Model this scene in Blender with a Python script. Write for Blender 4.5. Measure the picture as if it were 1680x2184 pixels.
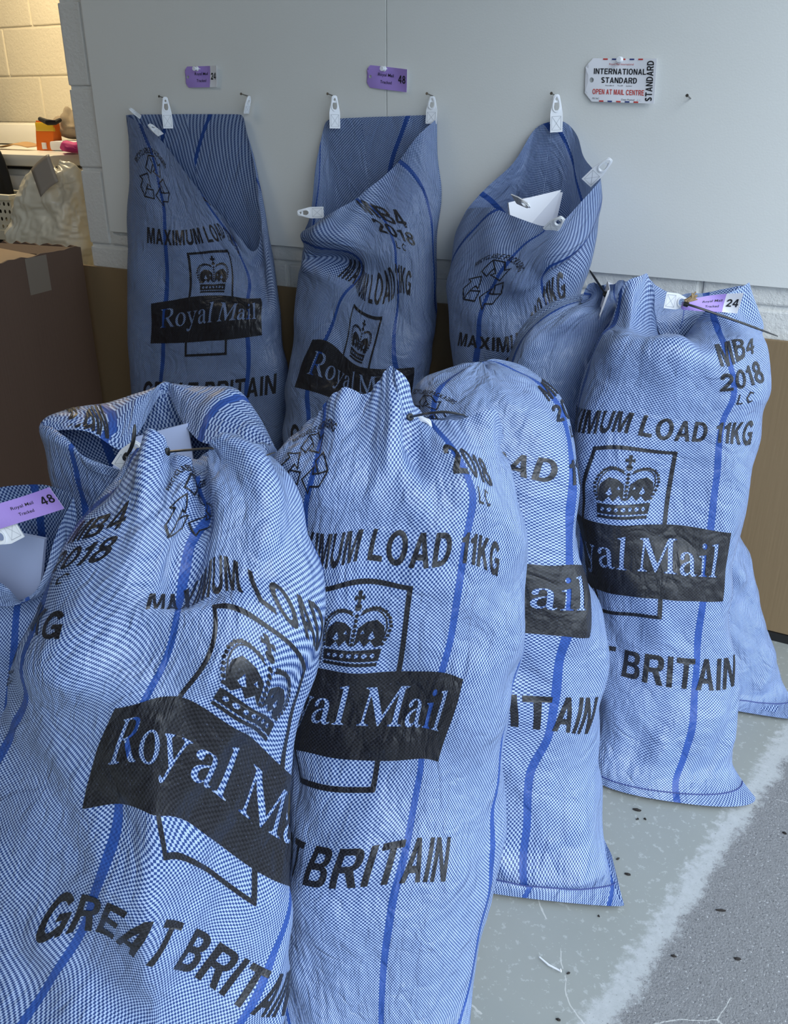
import bpy, bmesh, math, random
import numpy as np
from mathutils import Vector, Matrix
random.seed(4)
for o in list(bpy.data.objects): bpy.data.objects.remove(o)
SC = bpy.context.scene
COL = SC.collection

# ------------------------------------------------------------------ camera
FPX = 1880.0
PITCH, YAW = math.radians(24.63), math.radians(28.96)
CAM = np.array([0.0, -2.07, 1.19])
_cy, _sy, _cp, _sp = math.cos(YAW), math.sin(YAW), math.cos(PITCH), math.sin(PITCH)
FW = np.array([-_sy*_cp, _cy*_cp, -_sp]); RT = np.array([_cy, _sy, 0.0]); UP = np.cross(RT, FW)
HD = np.array([-_sy, _cy, 0.0])
cd = bpy.data.cameras.new('camera'); cam = bpy.data.objects.new('camera', cd); COL.objects.link(cam)
cd.sensor_fit = 'HORIZONTAL'; cd.sensor_width = 36.0; cd.lens = FPX/1680.0*36.0
cd.clip_start = 0.02
cam.matrix_world = Matrix(((RT[0], UP[0], -FW[0], CAM[0]), (RT[1], UP[1], -FW[1], CAM[1]), (RT[2], UP[2], -FW[2], CAM[2]), (0, 0, 0, 1)))
SC.camera = cam
# ------------------------------------------------------------------ light
SC.view_settings.view_transform = 'Standard'; SC.view_settings.look = 'None'
SC.view_settings.gamma = 1.0; SC.view_settings.use_curve_mapping = False
SC.view_settings.exposure = 0.33
w = bpy.data.worlds.new('overcast_sky'); SC.world = w; w.use_nodes = True
bg = w.node_tree.nodes['Background']; bg.inputs[0].default_value = (0.72, 0.86, 1.0, 1); bg.inputs[1].default_value = 2.1
def area(name, loc, rot, sx, sy, power, col):
    l = bpy.data.lights.new(name, 'AREA'); l.shape = 'RECTANGLE'; l.size = sx; l.size_y = sy; l.energy = power; l.color = col
    o = bpy.data.objects.new(name, l); o.location = loc; o.rotation_euler = rot; COL.objects.link(o); return o
sl = bpy.data.lights.new('hazy_sun', 'SUN'); sl.energy = 1.25; sl.angle = math.radians(38); sl.color = (0.93, 0.97, 1.0)
so = bpy.data.objects.new('hazy_sun', sl); COL.objects.link(so)
so.rotation_euler = Vector((-0.70, 0.62, -0.80)).to_track_quat('-Z', 'Y').to_euler()
# the roller-door opening is the room's daylight; this portal only helps sample the sky through it
pt = area('door_portal', (0.45, -2.6, 1.5), (0, math.radians(90), 0), 3.0, 5.2, 1.0, (1, 1, 1)); pt.data.cycles.is_portal = True
area('utility_room_lamp', (-3.6, 0.8, 2.35), (0, 0, 0), 0.5, 0.5, 22, (1.0, 0.80, 0.50))
area('workshop_ceiling_lamp', (-2.6, -1.6, 2.55), (0, 0, 0), 1.2, 0.25, 6, (1.0, 0.93, 0.80))

# ------------------------------------------------------------------ picking points of the place
def ray(x, y): return FW + ((x-840)/FPX)*RT - ((y-1092)/FPX)*UP
def pv(x, y, g):      # point on the upright plane g metres ahead of the camera
    d = ray(x, y); return CAM + d*(g/float(d @ HD))
def pw(x, y, w_=0.0): # point w_ metres in front of the back wall
    d = ray(x, y); return CAM + d*((-w_-CAM[1])/d[1])
def pz(x, y, z=0.0):
    d = ray(x, y); return CAM + d*((z-CAM[2])/d[2])
def proj(p):
    d = np.asarray(p, float)-CAM; z = d @ FW
    return np.stack([840+FPX*(d @ RT)/z, 1092-FPX*(d @ UP)/z], -1)

# ------------------------------------------------------------------ materials
def newmat(name):
    m = bpy.data.materials.new(name); m.use_nodes = True
    nt = m.node_tree; b = nt.nodes['Principled BSDF']
    return m, nt, b
def N(nt, typ, **kw):
    n = nt.nodes.new(typ)
    for k, v in kw.items():
        if k.startswith('i_'):
            key = k[2:]; key = int(key) if key.isdigit() else key.replace('_', ' ')
            n.inputs[key].default_value = v
        else: setattr(n, k, v)
    return n
def mathn(nt, op, a, b=None, c=None):
    n = nt.nodes.new('ShaderNodeMath'); n.operation = op
    for i, v in enumerate((a, b, c)):
        if v is None: continue
        if isinstance(v, (int, float)): n.inputs[i].default_value = v
        else: nt.links.new(v, n.inputs[i])
    return n.outputs[0]
def mixc(nt, f, a, b):
    n = nt.nodes.new('ShaderNodeMix'); n.data_type = 'RGBA'
    for idx, v in ((0, f), (6, a), (7, b)):
        if isinstance(v, (int, float)): n.inputs[idx].default_value = v
        elif isinstance(v, tuple): n.inputs[idx].default_value = v
        else: nt.links.new(v, n.inputs[idx])
    return n.outputs[2]
def c4(*c): return (c[0], c[1], c[2], 1.0)
def plain(name, col, rough=0.5, bump=0.0, bscale=200.0, var=0.0, metallic=0.0, spec=0.5):
    m, nt, b = newmat(name)
    b.inputs['Roughness'].default_value = rough; b.inputs['Metallic'].default_value = metallic
    b.inputs['Specular IOR Level'].default_value = spec
    tc = N(nt, 'ShaderNodeTexCoord')
    no = N(nt, 'ShaderNodeTexNoise', i_Scale=bscale, i_Detail=3.0); nt.links.new(tc.outputs['Object'], no.inputs['Vector'])
    n2 = N(nt, 'ShaderNodeTexNoise', i_Scale=6.0, i_Detail=4.0); nt.links.new(tc.outputs['Object'], n2.inputs['Vector'])
    dark = tuple(x*(1-var) for x in col)
    nt.links.new(mixc(nt, n2.outputs[0], c4(*dark), c4(*[min(1, x*(1+var)) for x in col])), b.inputs['Base Color'])
    if bump:
        bp = N(nt, 'ShaderNodeBump', i_Strength=bump, i_Distance=0.002)
        nt.links.new(no.outputs[0], bp.inputs['Height']); nt.links.new(bp.outputs[0], b.inputs['Normal'])
    return m

PITCH_S = 0.48     # width of the flat sack
def weave_nodes(nt):
    uv = N(nt, 'ShaderNodeUVMap'); uv.uv_map = 'fabric'
    ch = N(nt, 'ShaderNodeTexChecker', i_Scale=340.0/0.96)
    nt.links.new(uv.outputs[0], ch.inputs['Vector'])
    sep = N(nt, 'ShaderNodeSeparateXYZ'); nt.links.new(uv.outputs[0], sep.inputs[0])
    return uv, ch, sep
def crinkle(nt, uv):
    """small sharp creases of stiff woven plastic"""
    n1 = N(nt, 'ShaderNodeTexNoise', i_Scale=16.0, i_Detail=2.5, i_Distortion=0.8); nt.links.new(uv.outputs[0], n1.inputs['Vector'])
    mp = N(nt, 'ShaderNodeMapping'); mp.inputs['Rotation'].default_value = (0, 0, 0.6); mp.inputs['Scale'].default_value = (1.0, 0.35, 1); nt.links.new(uv.outputs[0], mp.inputs[0])
    n2 = N(nt, 'ShaderNodeTexNoise', i_Scale=42.0, i_Detail=3.0, i_Distortion=0.5); nt.links.new(mp.outputs[0], n2.inputs['Vector'])
    r1 = mathn(nt, 'ABSOLUTE', mathn(nt, 'SUBTRACT', n1.outputs[0], 0.5)); r2 = mathn(nt, 'ABSOLUTE', mathn(nt, 'SUBTRACT', n2.outputs[0], 0.5))
    h = mathn(nt, 'ADD', r1, mathn(nt, 'MULTIPLY', r2, 0.55))
    bp = N(nt, 'ShaderNodeBump', i_Strength=0.9, i_Distance=0.012); nt.links.new(h, bp.inputs['Height']); return bp
def mat_weave(name='woven_polypropylene', thin=0.0):
    m, nt, b = newmat(name)
    uv, ch, sep = weave_nodes(nt)
    nz = N(nt, 'ShaderNodeTexNoise', i_Scale=40.0, i_Detail=5.0); nt.links.new(uv.outputs[0], nz.inputs['Vector'])
    white = mixc(nt, nz.outputs[0], c4(0.31, 0.415, 0.64), c4(0.46, 0.575, 0.80))
    blue = mixc(nt, nz.outputs[0], c4(0.014, 0.042, 0.17), c4(0.026, 0.066, 0.235))
    base = mixc(nt, ch.outputs['Fac'], blue, white)
    # woven blue stripes, two to a face
    x = mathn(nt, 'ADD', sep.outputs[0], 0.135+PITCH_S*4)
    st = None
    for off in (0.0, 0.268):
        q = mathn(nt, 'PINGPONG', mathn(nt, 'SUBTRACT', x, off), PITCH_S/2)
        s_ = mathn(nt, 'LESS_THAN', q, 0.0062)
        st = s_ if st is None else mathn(nt, 'MAXIMUM', st, s_)
    sc = mixc(nt, ch.outputs['Fac'], c4(0.018, 0.058, 0.26), c4(0.032, 0.095, 0.36))
    col = mixc(nt, st, base, sc)
    nt.links.new(col, b.inputs['Base Color'])
    b.inputs['Roughness'].default_value = 0.42; b.inputs['Specular IOR Level'].default_value = 0.42
    bp = N(nt, 'ShaderNodeBump', i_Strength=0.35, i_Distance=0.0006); nt.links.new(ch.outputs['Fac'], bp.inputs['Height'])
    bp2 = crinkle(nt, uv); nt.links.new(bp.outputs[0], bp2.inputs['Normal']); nt.links.new(bp2.outputs[0], b.inputs['Normal'])
    if thin:      # an empty sack lets part of the light through the weave
        tr = N(nt, 'ShaderNodeBsdfTranslucent'); nt.links.new(col, tr.inputs[0]); mx = N(nt, 'ShaderNodeMixShader'); mx.inputs[0].default_value = thin
        nt.links.new(b.outputs[0], mx.inputs[1]); nt.links.new(tr.outputs[0], mx.inputs[2]); nt.links.new(mx.outputs[0], nt.nodes['Material Output'].inputs[0])
    return m
def mat_ink():
    m, nt, b = newmat('printed_ink')
    uv, ch, sep = weave_nodes(nt)
    nz = N(nt, 'ShaderNodeTexNoise', i_Scale=420.0, i_Detail=3.0); nt.links.new(uv.outputs[0], nz.inputs['Vector'])
    f = mathn(nt, 'MULTIPLY', ch.outputs['Fac'], 0.6)
    col = mixc(nt, f, c4(0.006, 0.006, 0.009), c4(0.030, 0.031, 0.040))
    worn = mathn(nt, 'GREATER_THAN', nz.outputs[0], 0.66)
    nt.links.new(mixc(nt, mathn(nt, 'MULTIPLY', worn, 0.16), col, c4(0.25, 0.32, 0.55)), b.inputs['Base Color'])
    b.inputs['Roughness'].default_value = 0.36
    b.inputs['Specular IOR Level'].default_value = 0.5
    bp = N(nt, 'ShaderNodeBump', i_Strength=0.4, i_Distance=0.0006); nt.links.new(ch.outputs['Fac'], bp.inputs['Height'])
    bp2 = crinkle(nt, uv); nt.links.new(bp.outputs[0], bp2.inputs['Normal']); nt.links.new(bp2.outputs[0], b.inputs['Normal'])
    return m
def mat_floor():
    m, nt, b = newmat('painted_concrete')
    g = N(nt, 'ShaderNodeNewGeometry'); P = g.outputs['Position']
    sep = N(nt, 'ShaderNodeSeparateXYZ'); nt.links.new(P, sep.inputs[0])
    def noise(s, d=6.0, r=0.6):
        n = N(nt, 'ShaderNodeTexNoise', i_Scale=s, i_Detail=d, i_Roughness=r); nt.links.new(P, n.inputs['Vector']); return n.outputs[0]
    # signed distance beyond the worn threshold line, metres
    a, bb = np.array([0.004, -0.382]), np.array([-0.155, -1.195])
    t = (bb-a)/np.linalg.norm(bb-a); nrm = np.array([-t[1], t[0]]); k = -float(nrm @ a)
    dist = mathn(nt, 'ADD', mathn(nt, 'ADD', mathn(nt, 'MULTIPLY', sep.outputs[0], float(nrm[0])), mathn(nt, 'MULTIPLY', sep.outputs[1], float(nrm[1]))), k)
    n1, n2, n3, n4 = noise(14), noise(70, 8.0, 0.7), noise(260, 4.0), noise(3.0)
    paint = mixc(nt, n4, c4(0.262, 0.276, 0.258), c4(0.335, 0.35, 0.33))
    paint = mixc(nt, mathn(nt, 'MULTIPLY', mathn(nt, 'GREATER_THAN', n2, 0.585), 0.35), paint, c4(0.55, 0.57, 0.57))
    conc = mixc(nt, n2, c4(0.145, 0.145, 0.148), c4(0.30, 0.30, 0.303))
    conc = mixc(nt, mathn(nt, 'GREATER_THAN', n3, 0.63), conc, c4(0.10, 0.10, 0.105))
    conc = mixc(nt, mathn(nt, 'LESS_THAN', n3, 0.36), conc, c4(0.55, 0.55, 0.555))
    worn = mixc(nt, n2, c4(0.30, 0.315, 0.315), c4(0.54, 0.555, 0.56))
    worn = mixc(nt, mathn(nt, 'MULTIPLY', mathn(nt, 'GREATER_THAN', n3, 0.64), 0.7), worn, c4(0.2, 0.2, 0.2))
    jit = mathn(nt, 'MULTIPLY', mathn(nt, 'SUBTRACT', n1, 0.5), 0.05)
    jit2 = mathn(nt, 'MULTIPLY', mathn(nt, 'SUBTRACT', n2, 0.5), 0.075)
    dj = mathn(nt, 'ADD', mathn(nt, 'ADD', dist, jit), jit2)
    def sm(v, lo, hi):
        r = N(nt, 'ShaderNodeMapRange'); r.inputs[1].default_value = lo; r.inputs[2].default_value = hi; nt.links.new(v, r.inputs[0]); return r.outputs[0]
    fa = sm(dj, -0.024, -0.008); fb = sm(dj, 0.012, 0.030)
    col = mixc(nt, fb, mixc(nt, fa, paint, worn), conc)
    # hairline cracks
    vo = N(nt, 'ShaderNodeTexVoronoi', i_Scale=2.3); vo.feature = 'DISTANCE_TO_EDGE'
    ad = nt.nodes.new('ShaderNodeVectorMath'); ad.operation = 'ADD'
    nn = N(nt, 'ShaderNodeTexNoise', i_Scale=9.0, i_Detail=4.0); nt.links.new(P, nn.inputs['Vector'])
    scl = nt.nodes.new('ShaderNodeVectorMath'); scl.operation = 'SCALE'; scl.inputs[3].default_value = 0.06
    nt.links.new(nn.outputs[1], scl.inputs[0]); nt.links.new(P, ad.inputs[0]); nt.links.new(scl.outputs[0], ad.inputs[1])
    nt.links.new(ad.outputs[0], vo.inputs['Vector'])
    cr = mathn(nt, 'MULTIPLY', mathn(nt, 'LESS_THAN', vo.outputs['Distance'], 0.0022), mathn(nt, 'MULTIPLY', mathn(nt, 'GREATER_THAN', n4, 0.5), 0.6))
    col = mixc(nt, cr, col, c4(0.62, 0.62, 0.60))
    nt.links.new(col, b.inputs['Base Color'])
    nt.links.new(sm(dj, -0.03, 0.02), b.inputs['Roughness'])
    rr = N(nt, 'ShaderNodeMapRange'); rr.inputs[3].default_value = 0.38; rr.inputs[4].default_value = 0.9
    rr.inputs[1].default_value = -0.03; rr.inputs[2].default_value = 0.02
    nt.links.new(dj, rr.inputs[0]); nt.links.new(rr.outputs[0], b.inputs['Roughness'])
    bp = N(nt, 'ShaderNodeBump', i_Distance=0.003); nt.links.new(fb, bp.inputs['Strength']); nt.links.new(n3, bp.inputs['Height'])
    nt.links.new(bp.outputs[0], b.inputs['Normal'])
    return m
def mat_blocks(name, col, ox, oz):
    m, nt, b = newmat(name)
    g = N(nt, 'ShaderNodeNewGeometry')
    no = N(nt, 'ShaderNodeTexNoise', i_Scale=70.0, i_Detail=4.0, i_Roughness=0.65); nt.links.new(g.outputs['Position'], no.inputs['Vector'])
    n2 = N(nt, 'ShaderNodeTexNoise', i_Scale=3.0); nt.links.new(g.outputs['Position'], n2.inputs['Vector'])
    nt.links.new(mixc(nt, n2.outputs[0], c4(*[x*0.96 for x in col]), c4(*[min(1, x*1.03) for x in col])), b.inputs['Base Color'])
    b.inputs['Roughness'].default_value = 0.55
    bp = N(nt, 'ShaderNodeBump', i_Strength=0.55, i_Distance=0.006); nt.links.new(no.outputs[0], bp.inputs['Height'])
    nt.links.new(bp.outputs[0], b.inputs['Normal'])
    return m
def mat_card(name, col, col2, stripes=0.0):
    m, nt, b = newmat(name)
    tc = N(nt, 'ShaderNodeTexCoord')
    mp = N(nt, 'ShaderNodeMapping'); mp.inputs['Scale'].default_value = (1, 1, 0.04); nt.links.new(tc.outputs['Object'], mp.inputs[0])
    wv = N(nt, 'ShaderNodeTexNoise', i_Scale=160.0, i_Detail=2.0); nt.links.new(mp.outputs[0], wv.inputs['Vector'])
    n2 = N(nt, 'ShaderNodeTexNoise', i_Scale=5.0, i_Detail=4.0); nt.links.new(mp.outputs[0], n2.inputs['Vector'])
    nt.links.new(mixc(nt, n2.outputs[0], c4(*col), c4(*col2)), b.inputs['Base Color'])
    b.inputs['Roughness'].default_value = 0.75
    bp = N(nt, 'ShaderNodeBump', i_Strength=0.25, i_Distance=0.002); nt.links.new(wv.outputs[0], bp.inputs['Height']); nt.links.new(bp.outputs[0], b.inputs['Normal'])
    return m
M = dict(
    weave=mat_weave(), weave_thin=mat_weave('woven_polypropylene_empty', 0.26), ink=mat_ink(), floor=mat_floor(),
    board=plain('white_painted_board', (0.71, 0.72, 0.70), 0.5, 0.12, 260.0, 0.02),
    block=mat_blocks('painted_blockwork', (0.66, 0.66, 0.64), 0, 0),
    cream=mat_blocks('cream_blockwork', (0.78, 0.72, 0.58), 0, 0),
    ceil=plain('ceiling_board', (0.34, 0.34, 0.33), 0.8), gloom=plain('low_bounce_wall', (0.22, 0.22, 0.22), 0.8),  # out-of-view ceiling and walls, coloured dark to cut bounced light indoors
    card=mat_card('kraft_board', (0.20, 0.135, 0.068), (0.24, 0.165, 0.088)),
    carton=mat_card('brown_carton', (0.105, 0.060, 0.040), (0.14, 0.082, 0.054)),
    cartonin=mat_card('carton_inside', (0.36, 0.24, 0.14), (0.44, 0.30, 0.18)),
    tape=plain('parcel_tape', (0.22, 0.175, 0.135), 0.3, 0.0, 50, 0.05),
    black=plain('black_plastic', (0.012, 0.012, 0.013), 0.35),
    dark=plain('black_fabric', (0.008, 0.008, 0.009), 0.8, 0.3, 300),
    white=plain('white_plastic', (0.80, 0.82, 0.86), 0.35, 0.08, 90, 0.03),
    enamel=plain('white_enamel', (0.82, 0.80, 0.74), 0.22),
    paper=plain('white_paper', (0.80, 0.81, 0.86), 0.6, 0.05, 60, 0.02),
    bluepaper=plain('pale_mailer', (0.47, 0.55, 0.80), 0.5, 0.05, 30, 0.03),
    purple=plain('purple_card', (0.37, 0.25, 0.66), 0.5, 0.05, 90, 0.03),
    tagink=plain('label_ink', (0.010, 0.010, 0.014), 0.5),
    red=plain('red_ink', (0.55, 0.06, 0.05), 0.5),
    navy=plain('navy_ink', (0.03, 0.05, 0.2), 0.5),
    metal=plain('nail_steel', (0.25, 0.24, 0.22), 0.35, metallic=1.0),
    twine=plain('jute_twine', (0.34, 0.24, 0.13), 0.9, 0.8, 900, 0.25),
    film=plain('white_plastic_film', (0.74, 0.71, 0.60), 0.28, 0.25, 35, 0.04),
    orange=plain('orange_packet', (0.75, 0.16, 0.015), 0.35, 0.05, 50, 0.15),
    yellow=plain('yellow_packet', (0.75, 0.50, 0.04), 0.35),
    beige=plain('beige_canvas', (0.33, 0.27, 0.19), 0.85, 0.4, 200, 0.1),
    pink=plain('pink_cloth', (0.55, 0.03, 0.22), 0.7, 0.2, 90, 0.1),
    kraft=plain('kraft_paper', (0.42, 0.25, 0.10), 0.7, 0.1, 90, 0.08),
    basket=plain('cream_plastic', (0.72, 0.70, 0.60), 0.45),
    leaf=plain('dry_leaf', (0.02, 0.016, 0.014), 0.8, 0.3, 400, 0.2),
)
# ------------------------------------------------------------------ object helpers
def tag(o, label=None, cat=None, group=None, kind=None):
    if label: o['label'] = label
    if cat: o['category'] = cat
    if group: o['group'] = group
    if kind: o['kind'] = kind
    return o
def empty(name, loc, label, cat, group=None):
    o = bpy.data.objects.new(name, None); o.empty_display_size = 0.05; COL.objects.link(o); o.location = Vector(loc)
    return tag(o, label, cat, group)
def setparent(o, p):
    o.parent = p; o.matrix_parent_inverse = Matrix.Translation(p.location).inverted() if p.type == 'EMPTY' else Matrix()
def meshobj(name, verts, faces, mats, midx=None, parent=None, smooth=True, uv=None):
    me = bpy.data.meshes.new(name)
    me.from_pydata([tuple(map(float, v)) for v in verts], [], [tuple(map(int, f)) for f in faces])
    for m in (mats if isinstance(mats, (list, tuple)) else [mats]): me.materials.append(m)
    if midx is not None: me.polygons.foreach_set('material_index', np.asarray(midx, dtype=np.int32))
    me.polygons.foreach_set('use_smooth', np.full(len(me.polygons), bool(smooth)))
    if uv is not None:
        l = me.uv_layers.new(name='fabric'); l.data.foreach_set('uv', np.asarray(uv, dtype=np.float32).ravel())
    me.update()
    o = bpy.data.objects.new(name, me); COL.objects.link(o)
    if parent is not None: setparent(o, parent)
    return o
class MB:
    """collects shapes into ONE mesh object"""
    def __init__(s): s.v = []; s.f = []; s.m = []; s.mats = []
    def mi(s, mat):
        if mat not in s.mats: s.mats.append(mat)
        return s.mats.index(mat)
    def add(s, verts, faces, mat):
        b = len(s.v); k = s.mi(mat); s.v += [np.asarray(v, float) for v in verts]
        for f in faces: s.f.append([b+i for i in f]); s.m.append(k)
        return s
    def box(s, lo, hi, mat, bevel=0.0, rot=None):
        bm = bmesh.new(); bmesh.ops.create_cube(bm, size=1.0)
        lo, hi = np.array(lo, float), np.array(hi, float)
        for v in bm.verts: v.co = Vector(((lo+hi)/2 + np.array(v.co)*(hi-lo)))
        if bevel: bmesh.ops.bevel(bm, geom=list(bm.edges), offset=bevel, segments=2, affect='EDGES', profile=0.6)
        s.frombm(bm, mat, rot); return s
    def frombm(s, bm, mat, fn=None):
        bm.verts.index_update()
        vs = [np.array(v.co) for v in bm.verts]
        if fn: vs = [fn(v) for v in vs]
        s.add(vs, [[v.index for v in f.verts] for f in bm.faces], mat); bm.free()
    def tube(s, pts, rad, mat, n=8, flat=1.0, cap=True):
        pts = [np.asarray(p, float) for p in pts]; rad = rad if hasattr(rad, '__len__') else [rad]*len(pts)
        vs = []; up = None
        for i, p in enumerate(pts):
            t = pts[min(i+1, len(pts)-1)]-pts[max(i-1, 0)]; t /= np.linalg.norm(t)+1e-12
            if up is None:
                up = np.cross(t, [0, 0, 1.0]); up = up if np.linalg.norm(up) > 1e-3 else np.cross(t, [0, 1.0, 0])
            up = up - t*(up @ t); up /= np.linalg.norm(up); q = np.cross(t, up)
            for k in range(n):
                a = 2*math.pi*k/n; vs.append(p+rad[i]*(up*math.cos(a)+q*math.sin(a)*flat))
        fs = [[i*n+k, i*n+(k+1) % n, (i+1)*n+(k+1) % n, (i+1)*n+k] for i in range(len(pts)-1) for k in range(n)]
        if cap: fs += [list(range(n))[::-1], [(len(pts)-1)*n+k for k in range(n)]]
        return s.add(vs, fs, mat)
    def lathe(s, c, axis, prof, mat, n=16):
        c = np.asarray(c, float); axis = np.asarray(axis, float)/np.linalg.norm(axis)
        a = np.cross(axis, [0.3, 0.5, 0.8]); a /= np.linalg.norm(a); b = np.cross(axis, a)
        vs = [c+axis*h+r*(a*math.cos(2*math.pi*k/n)+b*math.sin(2*math.pi*k/n)) for r, h in prof for k in range(n)]
        fs = [[i*n+k, i*n+(k+1) % n, (i+1)*n+(k+1) % n, (i+1)*n+k] for i in range(len(prof)-1) for k in range(n)]
        fs += [list(range(n))[::-1], [(len(prof)-1)*n+k for k in range(n)]]
        return s.add(vs, fs, mat)
    def build(s, name, parent=None, smooth=False, kind=None):
        o = meshobj(name, s.v, s.f, s.mats, s.m, parent, smooth)
        if smooth:
            try: o.data.set_sharp_from_angle(angle=math.radians(40))
            except Exception: pass
        if kind: o['kind'] = kind
        return o
# ------------------------------------------------------------------ flat artwork (letters, emblem) as filled 2D meshes
def fill_polys(contours):
    cu = bpy.data.curves.new('art', 'CURVE'); cu.dimensions = '2D'; cu.fill_mode = 'BOTH'
    for c in contours:
        sp = cu.splines.new('POLY'); sp.points.add(len(c)-1)
        for p, q in zip(sp.points, c): p.co = (q[0], q[1], 0, 1)
        sp.use_cyclic_u = True
    o = bpy.data.objects.new('art', cu); COL.objects.link(o)
    dg = bpy.context.evaluated_depsgraph_get(); me = o.evaluated_get(dg).to_mesh()
    v = np.array([(p.co.x, p.co.y) for p in me.vertices]).reshape(-1, 2); f = [list(p.vertices) for p in me.polygons]
    o.evaluated_get(dg).to_mesh_clear(); bpy.data.objects.remove(o); bpy.data.curves.remove(cu)
    return v, f
_tc = {}
def text_poly(txt, x0, x1, base, cap, bold=0.02, align=None):
    """letters fitted between x0..x1 with the given baseline and capital height"""
    key = (txt, bold)
    if key not in _tc:
        cu = bpy.data.curves.new('txt', 'FONT'); cu.body = txt; cu.offset = bold; cu.resolution_u = 3; cu.size = 1.0
        o = bpy.data.objects.new('txt', cu); COL.objects.link(o)
        dg = bpy.context.evaluated_depsgraph_get(); me = o.evaluated_get(dg).to_mesh()
        v = np.array([(p.co.x, p.co.y) for p in me.vertices]).reshape(-1, 2); f = [list(p.vertices) for p in me.polygons]
        o.evaluated_get(dg).to_mesh_clear(); bpy.data.objects.remove(o); bpy.data.curves.remove(cu)
        _tc[key] = (v, f)
    v, f = _tc[key]; v = v.copy()
    lo, hi = v[:, 0].min(), v[:, 0].max()
    v[:, 0] = x0+(v[:, 0]-lo)/(hi-lo)*(x1-x0); v[:, 1] = base+v[:, 1]/0.729*cap
    return v, f
def stroke(pts, wd, closed=True):
    """outline of constant width along a polyline, as quads"""
    p = np.array(pts, float); n = len(p); vs = []; fs = []
    for i in range(n):
        a = p[(i-1) % n] if closed or i > 0 else p[i]; b = p[(i+1) % n] if closed or i < n-1 else p[i]
        t1 = p[i]-a; t2 = b-p[i]
        t1 = t1/np.linalg.norm(t1) if np.linalg.norm(t1) > 0 else t2/np.linalg.norm(t2)
        t2 = t2/np.linalg.norm(t2) if np.linalg.norm(t2) > 0 else t1
        m = t1+t2; m = m/np.linalg.norm(m) if np.linalg.norm(m) > 1e-6 else t1
        nn = np.array([-m[1], m[0]]); k = min(2.0, 1/max(0.3, float(m @ t2)))
        vs += [p[i]+nn*wd/2*k, p[i]-nn*wd/2*k]
    for i in range(n if closed else n-1):
        j = (i+1) % n; fs.append([2*i, 2*i+1, 2*j+1, 2*j])
    return np.array(vs), fs
def path(s):
    """small M/L/Q/Z outline reader"""
    out = []; cur = None; t = s.split(); i = 0; cs = []
    while i < len(t):
        c = t[i]; i += 1
        if c == 'Z': cs.append(cur)
        elif c in 'ML':
            p = (float(t[i]), float(t[i+1])); i += 2
            if c == 'M': cur = [p]
            else: cur.append(p)
        elif c == 'Q':
            a = cur[-1]; q = (float(t[i]), float(t[i+1])); e = (float(t[i+2]), float(t[i+3])); i += 4
            for k in range(1, 6):
                u = k/5; cur.append(((1-u)**2*a[0]+2*u*(1-u)*q[0]+u*u*e[0], (1-u)**2*a[1]+2*u*(1-u)*q[1]+u*u*e[1]))
    return cs
def ell(cx, cy, rx, ry, n=28, tilt=0.0):
    r = []
    for k in range(n):
        a = 2*math.pi*k/n; x, y = rx*math.cos(a), ry*math.sin(a)
        r.append((cx+x*math.cos(tilt)-y*math.sin(tilt), cy+x*math.sin(tilt)+y*math.cos(tilt)))
    return r
GL = {
 'R': (640, path('M 20 700 L 20 672 Q 100 670 100 610 L 100 90 Q 100 30 20 28 L 20 0 L 290 0 L 290 28 Q 205 30 205 90 L 205 325 L 265 325 L 470 40 Q 500 0 560 0 L 650 0 L 650 28 Q 610 32 570 85 L 375 345 Q 540 380 540 520 Q 540 700 290 700 Z M 205 660 L 205 360 Q 430 350 430 515 Q 430 660 270 660 Z')),
 'o': (480, [ell(240, 230, 222, 245), ell(240, 230, 118, 208, tilt=0.1)]),
 'y': (465, path('M 5 460 L 5 437 Q 45 430 60 395 L 215 20 Q 175 -95 150 -130 Q 130 -150 95 -125 Q 50 -95 30 -140 Q 20 -200 90 -215 Q 170 -220 215 -110 L 400 370 Q 425 430 470 437 L 470 460 L 310 460 L 310 437 Q 375 430 360 380 L 268 130 L 160 390 Q 145 430 200 437 L 200 460 Z')),
 'a': (440, path('M 265 330 L 265 305 Q 60 250 40 120 Q 35 -12 150 -12 Q 220 -12 270 60 Q 285 -12 350 -12 Q 400 -12 440 40 L 425 58 Q 400 38 385 42 Q 365 45 365 90 L 365 310 Q 360 472 215 472 Q 70 470 50 350 Q 55 300 100 300 Q 145 302 148 350 Q 150 440 205 440 Q 265 438 265 330 Z M 265 270 L 265 95 Q 230 50 190 50 Q 135 55 136 130 Q 140 225 265 270 Z')),
 'l': (255, path('M 20 0 L 240 0 L 240 25 Q 180 30 180 70 L 180 730 L 160 735 L 15 695 L 15 672 Q 82 675 82 640 L 82 70 Q 82 30 20 25 Z')),
 'i': (255, path('M 20 0 L 240 0 L 240 25 Q 180 30 180 70 L 180 465 L 160 470 L 15 430 L 15 407 Q 82 410 82 375 L 82 70 Q 82 30 20 25 Z')+[ell(130, 640, 58, 62, 16)]),
 'M': (850, path('M 20 700 L 20 672 Q 95 668 95 610 L 80 100 Q 75 30 10 28 L 10 0 L 220 0 L 220 28 Q 140 30 130 100 L 145 540 L 380 0 L 410 0 L 650 560 L 650 90 Q 650 30 575 28 L 575 0 L 840 0 L 840 28 Q 760 30 760 90 L 760 610 Q 760 670 840 672 L 840 700 L 650 700 L 430 185 L 205 700 Z')),
}
def serif_contours(txt, x0, x1, base, cap):
    x = 0; cs = []
    for ch in txt:
        if ch == ' ': x += 190; continue
        adv, con = GL[ch]
        for c in con: cs.append([(x+p[0], p[1]) for p in c])
        x += adv+18
    sx, sy = (x1-x0)/x, cap/700.0
    return [[(x0+p[0]*sx, base+p[1]*sy) for p in c] for c in cs]
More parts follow.
